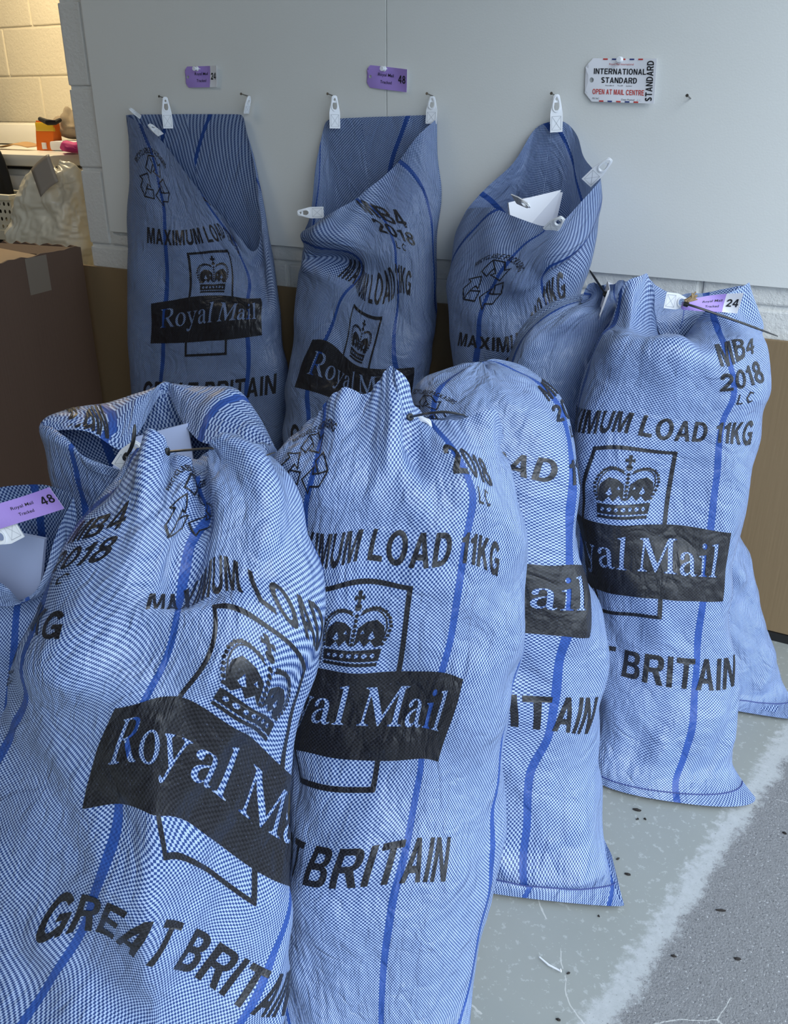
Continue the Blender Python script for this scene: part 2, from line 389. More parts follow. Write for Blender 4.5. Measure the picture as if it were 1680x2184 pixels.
_Q = lambda a, c, b, n=6: [((1-t)**2*a[0]+2*t*(1-t)*c[0]+t*t*b[0], (1-t)**2*a[1]+2*t*(1-t)*c[1]+t*t*b[1]) for t in [k/n for k in range(1, n+1)]]
def _arc(cx, cy, rx, ry, a0, a1, n=22): return [(cx+rx*math.cos(math.radians(a0+(a1-a0)*k/n)), cy+ry*math.sin(math.radians(a0+(a1-a0)*k/n))) for k in range(n+1)]
def _ring(cx, cy, rx, ry, hx, hy): return [ell(cx, cy, rx, ry, 32), ell(cx, cy, hx, hy, 32)]
_bowl = _Q((.45, 1), (.76, 1), (.76, .72))+_Q((.76, .72), (.76, .50), (.57, .455))
# heavy grotesque capitals: (advance, filled contour groups, stroked lines)
SANS = {
 'A': (.80, [[[(0, 0), (.3, 1), (.5, 1), (.8, 0), (.6, 0), (.54, .22), (.26, .22), (.2, 0)], [(.31, .38), (.49, .38), (.4, .74)]]], []),
 'M': (.90, [[[(0, 0), (0, 1), (.27, 1), (.45, .32), (.63, 1), (.9, 1), (.9, 0), (.72, 0), (.72, .78), (.53, 0), (.37, 0), (.18, .78), (.18, 0)]]], []),
 'X': (.79, [[[(0, 0), (.28, .51), (.02, 1), (.24, 1), (.40, .68), (.55, 1), (.77, 1), (.51, .51), (.79, 0), (.57, 0), (.39, .34), (.22, 0)]]], []),
 'I': (.20, [[[(0, 0), (0, 1), (.2, 1), (.2, 0)]]], []),
 'U': (.74, [], [[(.1, 1), (.1, .36)]+_arc(.37, .36, .27, .28, 180, 360, 14)+[(.64, 1)]]),
 'L': (.62, [[[(0, 0), (0, 1), (.2, 1), (.2, .17), (.62, .17), (.62, 0)]]], []),
 'O': (.86, [_ring(.43, .5, .43, .525, .225, .355)], []),
 '0': (.70, [_ring(.35, .5, .35, .515, .155, .35)], []),
 'D': (.76, [[[(0, 0), (0, 1), (.34, 1)]+_arc(.34, .5, .42, .5, 90, -90, 16)[1:], [(.2, .84), (.2, .16)]+_arc(.32, .5, .23, .34, -90, 90, 14)]], []),
 '1': (.38, [[[(.18, 0), (.18, .68), (0, .68), (0, .82), (.13, .86), (.22, 1), (.38, 1), (.38, 0)]]], []),
 'K': (.80, [[[(0, 0), (0, 1), (.2, 1), (.2, .58), (.52, 1), (.77, 1), (.45, .60), (.80, 0), (.56, 0), (.31, .43), (.2, .29), (.2, 0)]]], []),
 'G': (.82, [[[(.44, .38), (.44, .54), (.82, .54), (.82, 0), (.68, 0), (.65, .13), (.62, .38)]]], [_arc(.42, .5, .33, .425, 38, 318)]),
 'S': (.70, [], [_arc(.345, .735, .25, .175, 25, 270)+_arc(.345, .265, .265, .18, 90, -155)]),
 'C': (.78, [], [_arc(.42, .5, .33, .425, 38, 322)]),
 'R': (.76, [[[(0, 0), (0, 1), (.45, 1)]+_bowl+[(.76, 0), (.54, 0), (.36, .40), (.2, .40), (.2, 0)], [(.2, .84), (.2, .56), (.44, .56)]+_Q((.44, .56), (.55, .57), (.55, .70))+_Q((.55, .70), (.55, .84), (.44, .84))]], []),
 'P': (.74, [[[(0, 0), (0, 1), (.45, 1)]+_bowl+[(.45, .40), (.2, .40), (.2, 0)], [(.2, .84), (.2, .56), (.44, .56)]+_Q((.44, .56), (.55, .57), (.55, .70))+_Q((.55, .70), (.55, .84), (.44, .84))]], []),
 'E': (.68, [[[(0, 0), (0, 1), (.66, 1), (.66, .83), (.2, .83), (.2, .60), (.62, .60), (.62, .43), (.2, .43), (.2, .17), (.68, .17), (.68, 0)]]], []),
 'T': (.72, [[[(.26, 0), (.26, .83), (0, .83), (0, 1), (.72, 1), (.72, .83), (.46, .83), (.46, 0)]]], []),
 'B': (.75, [[[(0, 0), (0, 1), (.42, 1)]+_Q((.42, 1), (.70, 1), (.70, .75))+_Q((.70, .75), (.70, .57), (.58, .53))+_Q((.58, .53), (.75, .48), (.75, .28))+_Q((.75, .28), (.75, 0), (.45, 0)), [(.2, .84), (.2, .60), (.40, .60)]+_Q((.40, .60), (.50, .61), (.50, .72))+_Q((.50, .72), (.50, .84), (.40, .84)), [(.2, .44), (.2, .16), (.42, .16)]+_Q((.42, .16), (.55, .17), (.55, .30))+_Q((.55, .30), (.55, .44), (.42, .44))]], []),
 'N': (.75, [[[(0, 0), (0, 1), (.21, 1), (.56, .33), (.56, 1), (.75, 1), (.75, 0), (.54, 0), (.19, .68), (.19, 0)]]], []),
 'Y': (.78, [[[(.29, 0), (.29, .38), (0, 1), (.23, 1), (.39, .60), (.55, 1), (.78, 1), (.49, .38), (.49, 0)]]], []),
 '4': (.72, [[[(.42, 0), (.42, .22), (0, .22), (0, .38), (.38, 1), (.60, 1), (.60, .38), (.72, .38), (.72, .22), (.60, .22), (.60, 0)], [(.42, .38), (.42, .74), (.19, .38)]]], []),
 '2': (.70, [[[(0, 0), (0, .12), (.13, .17), (.70, .17), (.70, 0)]]], [_arc(.35, .68, .255, .225, 185, -32, 18)+[(.10, .085)]]),
 '8': (.72, [_ring(.36, .745, .31, .27, .125, .115), _ring(.36, .285, .36, .30, .155, .14)], []),
}
def sans(txt, x0, x1, base, cap, gap=.13, space=.38):
    """bold capitals fitted between x0..x1"""
    x = 0; lay = []
    for ch in txt:
        if ch == ' ': x += space; continue
        lay.append((ch, x)); x += SANS[ch][0]+gap
    sx = (x1-x0)/(x-gap); out = []
    for ch, xx in lay:
        f = lambda c: [(x0+(xx+p[0])*sx, base+p[1]*cap) for p in c]
        for grp in SANS[ch][1]: out.append(fill_polys([f(c) for c in grp]))
        for ln in SANS[ch][2]:
            v, fc = stroke([(p[0], p[1]) for p in ln], .195, False); out.append((np.array(f(v)), fc))
    return out
def crown_art(cx, base, W_, H_):
    parts = []
    T = lambda c: [(cx+p[0]*W_, base+p[1]*H_) for p in c]
    parts.append(fill_polys([T([(-.37, 0), (.37, 0), (.37, .045), (-.37, .045)])]))
    band = [(-.38, .07), (.38, .07), (.40, .23), (.36, .235), (0, .215), (-.36, .235), (-.40, .23)]
    holes = [ell(k*.1, .145, .030 if k % 2 else .038, .035, 8) for k in range(-3, 4)]
    parts.append(fill_polys([T(band)]+[T(h) for h in holes]))
    for sgn in (-1, 1):
        cap_ = [(.03, .27), (.10, .36), (.17, .27), (.24, .35), (.31, .26), (.38, .28), (.42, .42), (.40, .55), (.30, .63), (.16, .60), (.05, .52)]
        hole = [(.20, .38), (.25, .49), (.30, .39), (.25, .36)]
        hole2 = [(.09, .44), (.12, .50), (.15, .45)]
        f = lambda c: [(sgn*p[0], p[1]) for p in c]
        parts.append(fill_polys([T(f(cap_)), T(f(hole)), T(f(hole2))]))
        arc = [(.40, .30), (.46, .42), (.49, .55), (.465, .66), (.40, .735), (.31, .77), (.22, .765), (.13, .735), (.06, .70)]
        for i in range(len(arc)-1):
            for q in (0, .5):
                p = ((1-q)*arc[i][0]+q*arc[i+1][0], (1-q)*arc[i][1]+q*arc[i+1][1])
                parts.append(fill_polys([T(f(ell(p[0], p[1], .027, .024, 8)))]))
        arc2 = [(p[0]*.90, p[1]*.955+.01) for p in arc]
        v, fc = stroke(T(f(arc2)), .018*W_, False); parts.append((v, fc))
    for k in range(7): parts.append(fill_polys([T(ell(0, .30+k*.062, .030, .025, 8))]))
    parts.append(fill_polys([T(ell(0, .775, .05, .045, 12))]))
    parts.append(fill_polys([T([(-.02, .82), (.02, .82), (.025, .87), (.075, .855), (.075, .915), (.025, .90), (.03, .965), (-.03, .965), (-.025, .90), (-.075, .915), (-.075, .855), (-.025, .87)])]))
    return parts
def recycle_art(cx, cy, S):
    parts = []
    arm = [(-.30, .16), (-.13, .47), (.13, .47), (.24, .28), (.34, .33), (.27, .02), (-.03, .11), (.07, .17), (0, .29), (-.12, .06)]
    extra = [(-.13, .47), (.0, .29)]
    for k in range(3):
        a = -2*math.pi*k/3
        R_ = lambda c: [(cx+S*(.94*p[0]*math.cos(a)-(.94*p[1]+.115)*math.sin(a)), cy+S*(.94*p[0]*math.sin(a)+(.94*p[1]+.115)*math.cos(a))) for p in c]
        parts.append(stroke(R_(arm), .030*S)); parts.append(stroke(R_(extra), .028*S, False))
    return parts
def sack_print():
    parts = []
    parts += sans('MAXIMUM LOAD 11KG', -.195, .212, .213, .042)
    parts += sans('GREAT BRITAIN', -.195, .222, -.232, .060)
    pan = [(-.175, -.062), (.175, -.062), (.175, .062), (-.175, .062)]
    parts.append(fill_polys([pan]+serif_contours('Royal Mail', -.148, .158, -.016, .056)))
    b = .0032
    up = [(-.068, .062), (-.068, .192), (.068, .192), (.068, .062), (.068-2*b, .062), (.068-2*b, .192-2*b), (-.068+2*b, .192-2*b), (-.068+2*b, .062)]
    parts.append(fill_polys([up])); parts.append(fill_polys([[(p[0], -p[1]*.50-.031) if abs(p[1]) < .1 else (p[0], -p[1]+.092) for p in up]]))
    parts += crown_art(0, .072, .096, .110)
    parts += sans('MB4', .112, .208, .385, .043)+sans('2018', .108, .212, .328, .043)
    parts += [((np.array(stroke(q, .003, False)[0])), stroke(q, .003, False)[1]) for q in ([(.147, .315), (.147, .295), (.158, .295)], [(.178-.008*math.cos(a*.5-.8)*-1-.012, .305+.010*math.sin(a*.5-.8)) for a in range(0)] or [(.177, .312), (.170, .315), (.164, .305), (.170, .295), (.177, .298)])]
    parts += recycle_art(-.155, .368, .098)
    for v, f in sans('RECYCLABLE PACKAGING', -.075, .075, 0, .012):
        ang = v[:, 0]/.09; r = .075+v[:, 1]; parts.append((np.stack([-.155+r*np.sin(ang), .352+r*np.cos(ang)], 1), f))
    return cut_art(parts)
def cut_art(parts):
    bm = bmesh.new()
    for v, f in parts:
        vs = [bm.verts.new((p[0], p[1], 0)) for p in v]
        for q in f:
            try: bm.faces.new([vs[i] for i in q])
            except ValueError: pass
    st = 0.006
    for ax, lo, hi in ((0, -.245, .245), (1, -.245, .47)):
        k = lo
        while k < hi:
            co = Vector((k, 0, 0)) if ax == 0 else Vector((0, k, 0)); no = Vector((1, 0, 0)) if ax == 0 else Vector((0, 1, 0))
            bmesh.ops.bisect_plane(bm, geom=list(bm.verts)+list(bm.edges)+list(bm.faces), dist=1e-6, plane_co=co, plane_no=no)
            k += st
    bm.verts.index_update()
    V = np.array([(v.co.x, v.co.y) for v in bm.verts]); Fc = [[v.index for v in f.verts] for f in bm.faces]; bm.free()
    return V, Fc
PRINT_V, PRINT_F = sack_print()
EXTRA = {'recycle': cut_art(recycle_art(0, 0, .098)), 'mb4': cut_art(sans('MB4', -.048, .048, .034, .043)+sans('2018', -.052, .052, -.022, .043))}

# ------------------------------------------------------------------ sacks
def resample_closed(P, n):
    Q = np.vstack([P, P[:1]]); s = np.r_[0, np.cumsum(np.linalg.norm(np.diff(Q, axis=0), axis=1))]
    t = np.linspace(0, s[-1], n, endpoint=False)
    return np.stack([np.interp(t, s, Q[:, k]) for k in range(3)], 1)
NU = 96
def ring_ellipse(Lp, Rp, bf, bb, n=2.3, apex=0.5, tri=0.0):
    """closed section: u runs left -> front -> right -> back"""
    c = (Lp+Rp)/2; e = (Rp-Lp)/2
    nrm = np.cross(e, [0, 0, 1.0]); nrm /= np.linalg.norm(nrm)
    if nrm @ (CAM-c) < 0: nrm = -nrm
    out = []
    for half in (0, 1):
        m = 160; th = np.linspace(0, math.pi, m)
        ca, sa = np.cos(th), np.sin(th)
        x = -np.sign(ca)*np.abs(ca)**(2/n); y = np.abs(sa)**(2/n)
        if half == 0:
            if tri > 0:
                a = 2*apex-1
                tr = np.where(x < a, (x+1)/(a+1), (1-x)/(1-a)); y = (1-tri)*y+tri*tr
            P = c+np.outer(x, e)+np.outer(y*bf, nrm)
        else:
            P = c+np.outer(-x, e)-np.outer(y*bb, nrm)
        s = np.r_[0, np.cumsum(np.linalg.norm(np.diff(P, axis=0), axis=1))]
        t = np.linspace(0, s[-1], NU//2, endpoint=False)
        out.append(np.stack([np.interp(t, s, P[:, k]) for k in range(3)], 1))
    return np.vstack(out)      # NU points, index 0 = left silhouette
def ring_points(pts):
    """explicit section [(u, point)...] closed; index 0 is u=0"""
    u = np.array([p[0] for p in pts]); X = np.array([p[1] for p in pts])
    uu = np.r_[u-1, u, u+1]; XX = np.vstack([X, X, X]); t = np.arange(NU)/NU
    P = np.stack([np.interp(t, uu, XX[:, k]) for k in range(3)], 1)
    for _ in range(2): P = 0.25*np.roll(P, 1, 0)+0.5*P+0.25*np.roll(P, -1, 0)
    return P
def spline_rows(R, nv):
    """Catmull-Rom through the rings, evenly spaced by mean arc length; returns nv+1 rows"""
    R = np.array(R); m = len(R)
    fine = []; par = []
    for i in range(m-1):
        p0 = R[max(i-1, 0)]; p1 = R[i]; p2 = R[i+1]; p3 = R[min(i+2, m-1)]
        for k in range(24):
            t = k/24
            fine.append(0.5*(2*p1+(p2-p0)*t+(2*p0-5*p1+4*p2-p3)*t*t+(3*p1-p0-3*p2+p3)*t**3)); par.append(i+t)
    fine.append(R[-1]); fine = np.array(fine)
    d = np.linalg.norm(np.diff(fine[:, :NU//2], axis=0), axis=2).mean(1); s = np.r_[0, np.cumsum(d)]
    t = np.linspace(0, s[-1], nv+1); idx = np.clip(np.searchsorted(s, t, side='right')-1, 0, len(s)-2)
    f = ((t-s[idx])/np.maximum(s[idx+1]-s[idx], 1e-9))[:, None, None]
    return fine[idx]*(1-f)+fine[idx+1]*f, s[-1]
def grid_normals(X):
    du = np.roll(X, -1, 1)-np.roll(X, 1, 1); dv = np.gradient(X, axis=0)
    n = np.cross(du, dv); return n/np.maximum(np.linalg.norm(n, axis=2, keepdims=True), 1e-9)
def smooth_noise(rng, shape, cu, cv):
    a = rng.standard_normal((cv+1, cu)); nv, nu = shape
    y = np.linspace(0, cv, nv); x = np.arange(nu)/nu*cu
    yi = np.clip(y.astype(int), 0, cv-1); fy = (y-yi)[:, None]; xi = x.astype(int) % cu; fx = (x-np.floor(x))[None]
    fx = fx*fx*(3-2*fx); fy = fy*fy*(3-2*fy); xj = (xi+1) % cu
    A = a[yi][:, xi]; B = a[yi][:, xj]; C_ = a[yi+1][:, xi]; D = a[yi+1][:, xj]
    return (A*(1-fx)+B*fx)*(1-fy)+(C_*(1-fx)+D*fx)*fy
def crumple(T, seed, circ=0.96, exv=0.016, exmax=0.16, exmin=0.012, body=0.02, neck=0.80, iters=150, pull=0.022, amp=0.008, bend=0.07, dent=0.0062, ymax=None):
    """position-based cloth: the fabric keeps its own size while it hangs close to the filled shape, so spare cloth buckles into folds"""
    rng = np.random.default_rng(seed); nv, nu, _ = T.shape
    nrm = grid_normals(T)
    ramp = np.clip(np.arange(nv)/10.0, 0, 1)[:, None]
    def diag(cu, cv, slope):     # slanting drag folds
        a = smooth_noise(rng, (nv, nu), cu, cv); sh_ = (np.arange(nv)*slope).astype(int); return np.stack([np.roll(a[i], sh_[i]) for i in range(nv)])
    T = T+nrm*(ramp*dent*(smooth_noise(rng, (nv, nu), 8, 7)+0.5*smooth_noise(rng, (nv, nu), 14, 18)+0.42*diag(20, 8, .55)+0.42*diag(18, 7, -.6)))[..., None]
    X = T.copy()
    X += nrm*(amp*(0.9*smooth_noise(rng, (nv, nu), 12, 22)+0.5*smooth_noise(rng, (nv, nu), 26, 34)+0.3*smooth_noise(rng, (nv, nu), 24, 8)))[..., None]
    Lu = np.linalg.norm(np.roll(T, -1, 1)-T, axis=2); row = Lu.sum(1, keepdims=True)
    top = np.clip((np.arange(nv)[:, None]/nv-neck)/(1.0-neck), 0, 1); cap_ = body+(exmax-body)*top**0.8
    ex = np.clip(circ/np.maximum(row, 1e-3)-1, exmin, cap_); Lu = Lu*(1+ex)
    Lv = np.linalg.norm(np.diff(T, axis=0), axis=2)*(1+exv)
    D1 = np.linalg.norm(np.roll(T, -1, 1)[1:]-T[:-1], axis=2)*(1+exv*.7); D2 = np.linalg.norm(np.roll(T, 1, 1)[1:]-T[:-1], axis=2)*(1+exv*.7)
    for it in range(iters):
        acc = np.zeros_like(X)
        d = np.roll(X, -1, 1)-X; l = np.linalg.norm(d, axis=2); c = (0.5*(l-Lu)/np.maximum(l, 1e-6))[..., None]*d
        acc += c; acc -= np.roll(c, 1, 1)
        d = np.diff(X, axis=0); l = np.linalg.norm(d, axis=2); c = (0.5*(l-Lv)/np.maximum(l, 1e-6))[..., None]*d
        acc[:-1] += c; acc[1:] -= c
        d = np.roll(X, -1, 1)[1:]-X[:-1]; l = np.linalg.norm(d, axis=2); c = (0.2*(l-D1)/np.maximum(l, 1e-6))[..., None]*d
        acc[:-1] += c; acc[1:] -= np.roll(c, 1, 1)
        d = np.roll(X, 1, 1)[1:]-X[:-1]; l = np.linalg.norm(d, axis=2); c = (0.2*(l-D2)/np.maximum(l, 1e-6))[..., None]*d
        acc[:-1] += c; acc[1:] -= np.roll(c, -1, 1)
        X = X+acc*0.42+(T-X)*pull
        lap = 0.25*(np.roll(X, 1, 1)+np.roll(X, -1, 1))-0.5*X
        lap[1:-1] += 0.25*(X[2:]+X[:-2])-0.5*X[1:-1]
        X = X+lap*bend
        if ymax is not None: X[..., 1] = np.minimum(X[..., 1], ymax)
        X[0] = T[0]*.8+X[0]*.2; X[..., 2] = np.maximum(X[..., 2], 0.004)
    return X
def refine(X, k):
    """smooth k-fold upsampling of the cloth grid, periodic round the sack"""
    def cr(p0, p1, p2, p3, t): return 0.5*(2*p1+(p2-p0)*t+(2*p0-5*p1+4*p2-p3)*t*t+(3*p1-p0-3*p2+p3)*t**3)
    nv, nu, _ = X.shape; Y = np.zeros((nv, nu*k, 3))
    for q in range(k): Y[:, q::k] = cr(np.roll(X, 1, 1), X, np.roll(X, -1, 1), np.roll(X, -2, 1), q/k)
    Z = np.zeros(((nv-1)*k+1, nu*k, 3)); E = np.vstack([Y[:1], Y, Y[-1:]])
    for q in range(k): Z[q::k][:nv-1] = cr(E[:-3], E[1:-2], E[2:-1], E[3:], q/k)
    Z[-1] = Y[-1]; return Z
def tps(A, B, lam):
    n = len(A); d = np.linalg.norm(A[:, None]-A[None], axis=2)
    K = np.where(d > 0, d*d*np.log(np.maximum(d, 1e-12)), 0)+np.eye(n)*lam
    Pm = np.c_[np.ones(n), A]; L = np.zeros((n+3, n+3)); L[:n, :n] = K; L[:n, n:] = Pm; L[n:, :n] = Pm.T
    W_ = np.linalg.lstsq(L, np.vstack([B, np.zeros((3, 2))]), rcond=None)[0]
    def f(Q):
        out = np.zeros((len(Q), 2))
        for i in range(0, len(Q), 20000):
            q = Q[i:i+20000]; dd = np.linalg.norm(q[:, None]-A[None], axis=2)
            out[i:i+20000] = np.where(dd > 0, dd*dd*np.log(np.maximum(dd, 1e-12)), 0) @ W_[:n]+np.c_[np.ones(len(q)), q] @ W_[n:]
        return out
    return f
SACKS = {}
def sack(key, label, rows, corr, nv=110, k=2, seed=1, group='woven mail sacks', creases=(), lam=1e-3, backcopy=False, ur=(0.0, 0.5), printed=True, extra=(), drop=None, cloth='weave', soff=0.0, **kw):
    """rows: bottom to top rings (NU,3). corr: [(s, t, pixel x, pixel y)] where the print and stripes lie on the cloth."""
    T, H = spline_rows(rows, nv)
    # find where each print mark falls on the cloth
    fr = np.arange(int(ur[0]*NU), int(ur[1]*NU)+1) % NU
    UVg = []; pix = proj(T[:, fr].reshape(-1, 3)).reshape(len(T), len(fr), 2)
    us = ur[0]+np.arange(len(fr))/NU
    def locate(corr):
        A, B = [], []
        for s_, t_, x, y in corr:
            d = (pix[..., 0]-x)**2+(pix[..., 1]-y)**2; i, j = np.unravel_index(np.argmin(d), d.shape)
            i0, j0 = min(max(i, 1), len(T)-2), min(max(j, 1), len(fr)-2)       # sub-cell refinement
            J = np.stack([(pix[i0, j0+1]-pix[i0, j0-1])/2, (pix[i0+1, j0]-pix[i0-1, j0])/2], 1)
            try: q = np.linalg.solve(J, np.array([x, y])-pix[i, j])
            except np.linalg.LinAlgError: q = np.zeros(2)
            q = np.clip(q, -2.0, 2.0)
            A.append((s_, t_)); B.append(((us[j]+q[0]/NU)*0.96, (i+q[1])/nv*H))
        return np.array(A), np.array(B)
    if corr is None: fwd, inv = None, (lambda Q: Q-np.array([.24-soff, .47]))
    else:
        A, B = locate(corr); fwd, inv = tps(A, B, lam), tps(B, A, lam)
    for (x0, y0, x1, y1, dep, wd) in creases:      # folds pressed into (or out of) the cloth between two points
        d2 = []
        for x, y in ((x0, y0), (x1, y1)):
            d = (pix[..., 0]-x)**2+(pix[..., 1]-y)**2; i, j = np.unravel_index(np.argmin(d), d.shape); d2.append(((us[j])*0.96, i/nv*H))
        a, b = np.array(d2[0]), np.array(d2[1]); uu = (np.arange(NU)/NU*0.96)[None].repeat(len(T), 0); vv = (np.arange(len(T))/nv*H)[:, None].repeat(NU, 1)
        ab = b-a; tt = np.clip(((uu-a[0])*ab[0]+(vv-a[1])*ab[1])/(ab @ ab+1e-9), 0, 1)
        r = np.hypot(uu-a[0]-tt*ab[0], vv-a[1]-tt*ab[1])
        T = T+grid_normals(T)*(dep*np.exp(-(r/wd)**2)*(0.35+0.65*np.sin(np.clip(tt*1.1+.15, 0, 1)*math.pi)))[..., None]
    X = crumple(T, seed, **kw); Z = refine(X, k); nvf, nuf = Z.shape[0], Z.shape[1]
    # cut the texture at the middle of the back
    sh = nuf//4; Zs = np.roll(Z, sh, 1); Zs = np.concatenate([Zs, Zs[:, :1]], 1)
    uf = (-0.25+np.arange(nuf+1)/nuf)*0.96; vf = np.arange(nvf)/(nvf-1)*H
    ST = inv(np.stack([uf[None].repeat(nvf, 0), vf[:, None].repeat(nuf+1, 1)], -1).reshape(-1, 2)).reshape(nvf, nuf+1, 2)
    if not backcopy:      # carry the weave evenly round the back so the stripes meet
        jl, jr = nuf//4, nuf//4+nuf//2; Sl, Sr = ST[:, jl:jl+1].copy(), ST[:, jr:jr+1].copy()
        arc = np.concatenate([np.zeros((nvf, 1)), np.cumsum(np.linalg.norm(np.diff(Zs, axis=1), axis=2), axis=1)], 1)
        fr_ = (np.arange(jr, nuf+1)-jr)[None]/(nuf/2.0); fl_ = (jl-np.arange(0, jl+1))[None]/(nuf/2.0)
        ST[:, jr:, 0] = Sr[..., 0]+arc[:, jr:]-arc[:, jr:jr+1]; ST[:, jr:, 1] = Sr[..., 1]+fr_*(Sl[..., 1]-Sr[..., 1])
        ST[:, :jl+1, 0] = Sl[..., 0]-(arc[:, jl:jl+1]-arc[:, :jl+1]); ST[:, :jl+1, 1] = Sl[..., 1]+fl_*(Sr[..., 1]-Sl[..., 1])
    nr = grid_normals(Z); nrs = np.roll(nr, sh, 1); nrs = np.concatenate([nrs, nrs[:, :1]], 1)
    verts = Zs[:, :-1].reshape(-1, 3)
    i, j = np.meshgrid(np.arange(nvf-1), np.arange(nuf), indexing='ij'); j1 = (j+1) % nuf
    faces = np.stack([i*nuf+j, i*nuf+j1, (i+1)*nuf+j1, (i+1)*nuf+j], -1).reshape(-1, 4)
    uv = np.stack([ST[i, j], ST[i, j+1], ST[i+1, j+1], ST[i+1, j]], 2).reshape(-1, 2)
    # printing: letters laid into the cloth
    iv, ifc, iuv = [], [], []
    base = len(verts)
    jobs = [(PRINT_V+np.array([off, 0.0]), PRINT_F, off, fwd) for off in ((0.0, -PITCH_S, PITCH_S) if backcopy else (0.0,))] if printed else []
    for art, cr in extra:
        V_, F_ = EXTRA[art]; a_, b_ = locate(cr); jobs.append((V_, F_, 0.0, tps(a_, b_, 1e-4)))
    for q, PF, off, fw_ in jobs:
        p = fw_(q)
        if not printed: p[:, 0] = np.where(p[:, 0]/0.96 > 0.75, p[:, 0]-0.96, p[:, 0])
        fu = (p[:, 0]/0.96+0.25)*nuf; fv = p[:, 1]/H*(nvf-1)
        ok = (fu > 0) & (fu < nuf) & (fv > 0.3) & (fv < nvf-1.3)
        if off: ok &= (p[:, 0]/0.96 < (0.30 if off < 0 else 2)) & (p[:, 0]/0.96 > (0.44 if off > 0 else -2))
        a = np.clip(fu, 0, nuf-1e-4); b = np.clip(fv, 0, nvf-1-1e-4); ai, bi = a.astype(int), b.astype(int); fa, fb = (a-ai)[:, None], (b-bi)[:, None]
        bl = lambda G: (G[bi, ai]*(1-fa)+G[bi, ai+1]*fa)*(1-fb)+(G[bi+1, ai]*(1-fa)+G[bi+1, ai+1]*fa)*fb
        n_ = bl(nrs); n_ /= np.maximum(np.linalg.norm(n_, axis=1, keepdims=True), 1e-6)
        P = bl(Zs)+n_*0.0011
        remap = -np.ones(len(q), int); keep = np.where(ok)[0]; remap[keep] = np.arange(len(keep))+base+len(iv)
        iv += list(P[keep])
        for f in PF:
            if printed and drop and drop(q[f[0]][0], q[f[0]][1]): continue
            if off and q[f[0]][1] < 0.15: continue
            if all(ok[x] for x in f): ifc.append([int(remap[x]) for x in f]); iuv += [q[x] for x in f]
    root = empty('mail_sack', (float(verts[:, 0].mean()), float(verts[:, 1].mean()), 0.0), label, 'mail sack', group)
    allv = np.vstack([verts, np.array(iv)]) if iv else verts
    fl = [tuple(x) for x in faces]+[tuple(x) for x in ifc]
    mi = np.r_[np.zeros(len(faces), int), np.ones(len(ifc), int)]
    auv = np.vstack([uv, np.array(iuv)]) if iuv else uv
    o = meshobj('sack_body', allv, fl, [M[cloth], M['ink']], mi, root, True, auv)
    SACKS[key] = dict(root=root, T=T, Z=Z, H=H)
    return root
def up(p, z=0.007): return np.array([p[0], p[1], max(p[2], z)])
def er(l, r, g, bf, bb, n=2.3, gr=None, **k): return ring_ellipse(up(pv(l[0], l[1], g)), up(pv(r[0], r[1], gr if gr else g)), bf, bb, n, **k)
def ef(l, r, bf, bb, z=0.008): return ring_ellipse(pz(l[0], l[1], z), pz(r[0], r[1], z), bf, bb)   # bottom seam lying on the floor
def ew(l, r, w_, bf, bb, n=2.3, wr=None, **k): return ring_ellipse(pw(l[0], l[1], w_), pw(r[0], r[1], w_ if wr is None else wr), bf, bb, n, **k)
def rim(lst): return ring_points([(u, pv(x, y, g)) for u, x, y, g in lst])
def rimw(lst): return ring_points([(u, pw(x, y, g)) for u, x, y, g in lst])
# ------------------------------------------------------------------ the setting
def blocks(mb, x0, x1, y, z0, z1, zj, off, mat, mortar, ln=0.44, depth=0.05, step=0.45, gap=0.010):
    """bevelled blocks in running bond, faces looking towards -Y"""
    k0 = math.floor((z0-zj)/0.225)
    for k in range(k0, math.ceil((z1-zj)/0.225)):
        a, b = zj+k*0.225+gap/2, zj+(k+1)*0.225-gap/2
        a, b = max(a, z0), min(b, z1)
        if b-a < 0.01: continue
        x = off+(0.225 if k % 2 else 0)
        x -= math.ceil((x-x0)/step)*step
        while x < x1:
            l, r = max(x+gap/2, x0), min(x+step-gap/2, x1)
            if r-l > 0.015: mb.box((l, y, a), (r, y+depth, b), mat, bevel=0.005)
            x += step
    mb.box((x0+.004, y+0.006, z0), (x1-.004, y+depth+0.05, z1), mortar)
mb = MB(); mb.box((-6.2, -6, -0.1), (4.5, 2.2, 0), M['floor']); mb.build('floor', kind='structure')
mb = MB(); blocks(mb, -2.258, 0.45, 0.010, 0.0, 2.7, 0.795, -2.258+0.09-.45, M['block'], M['block']); mb.build('wall_back', kind='structure')
mb = MB()
mb.box((-2.152, -0.001, 0.841), (-1.1665, 0.011, 2.695), M['board'], bevel=0.0008); mb.box((-1.1645, -0.001, 0.841), (0.45, 0.011, 2.695), M['board'], bevel=0.0008)
mb.build('wall_back_boarding', kind='structure')
mb = MB(); blocks(mb, -6.1, -1.2, 1.495, 0.0, 2.7, 1.115, -3.62, M['cream'], M['cream']); mb.build('wall_rear', kind='structure')
mb = MB(); mb.box((-6.2, -6, 0), (-6.1, 1.6, 2.7), M['gloom']); mb.build('wall_left', kind='structure')
mb = MB(); mb.box((-6.2, -6.0, 0), (0.45, -5.9, 2.7), M['gloom']); mb.build('wall_front', kind='structure')
mb = MB(); mb.box((-1.25, 0.1, 0), (-1.15, 1.6, 2.7), M['cream']); mb.build('wall_rear_side', kind='structure')
mb = MB(); mb.box((0.35, -6.0, 0), (0.45, -3.9, 2.7), M['block']); mb.box((0.35, -3.9, 2.35), (0.45, 0.01, 2.7), M['block']); mb.build('wall_right', kind='structure')
mb = MB(); mb.box((-6.2, -6, 2.7), (0.45, 1.6, 2.8), M['ceil']); mb.build('ceiling', kind='structure')
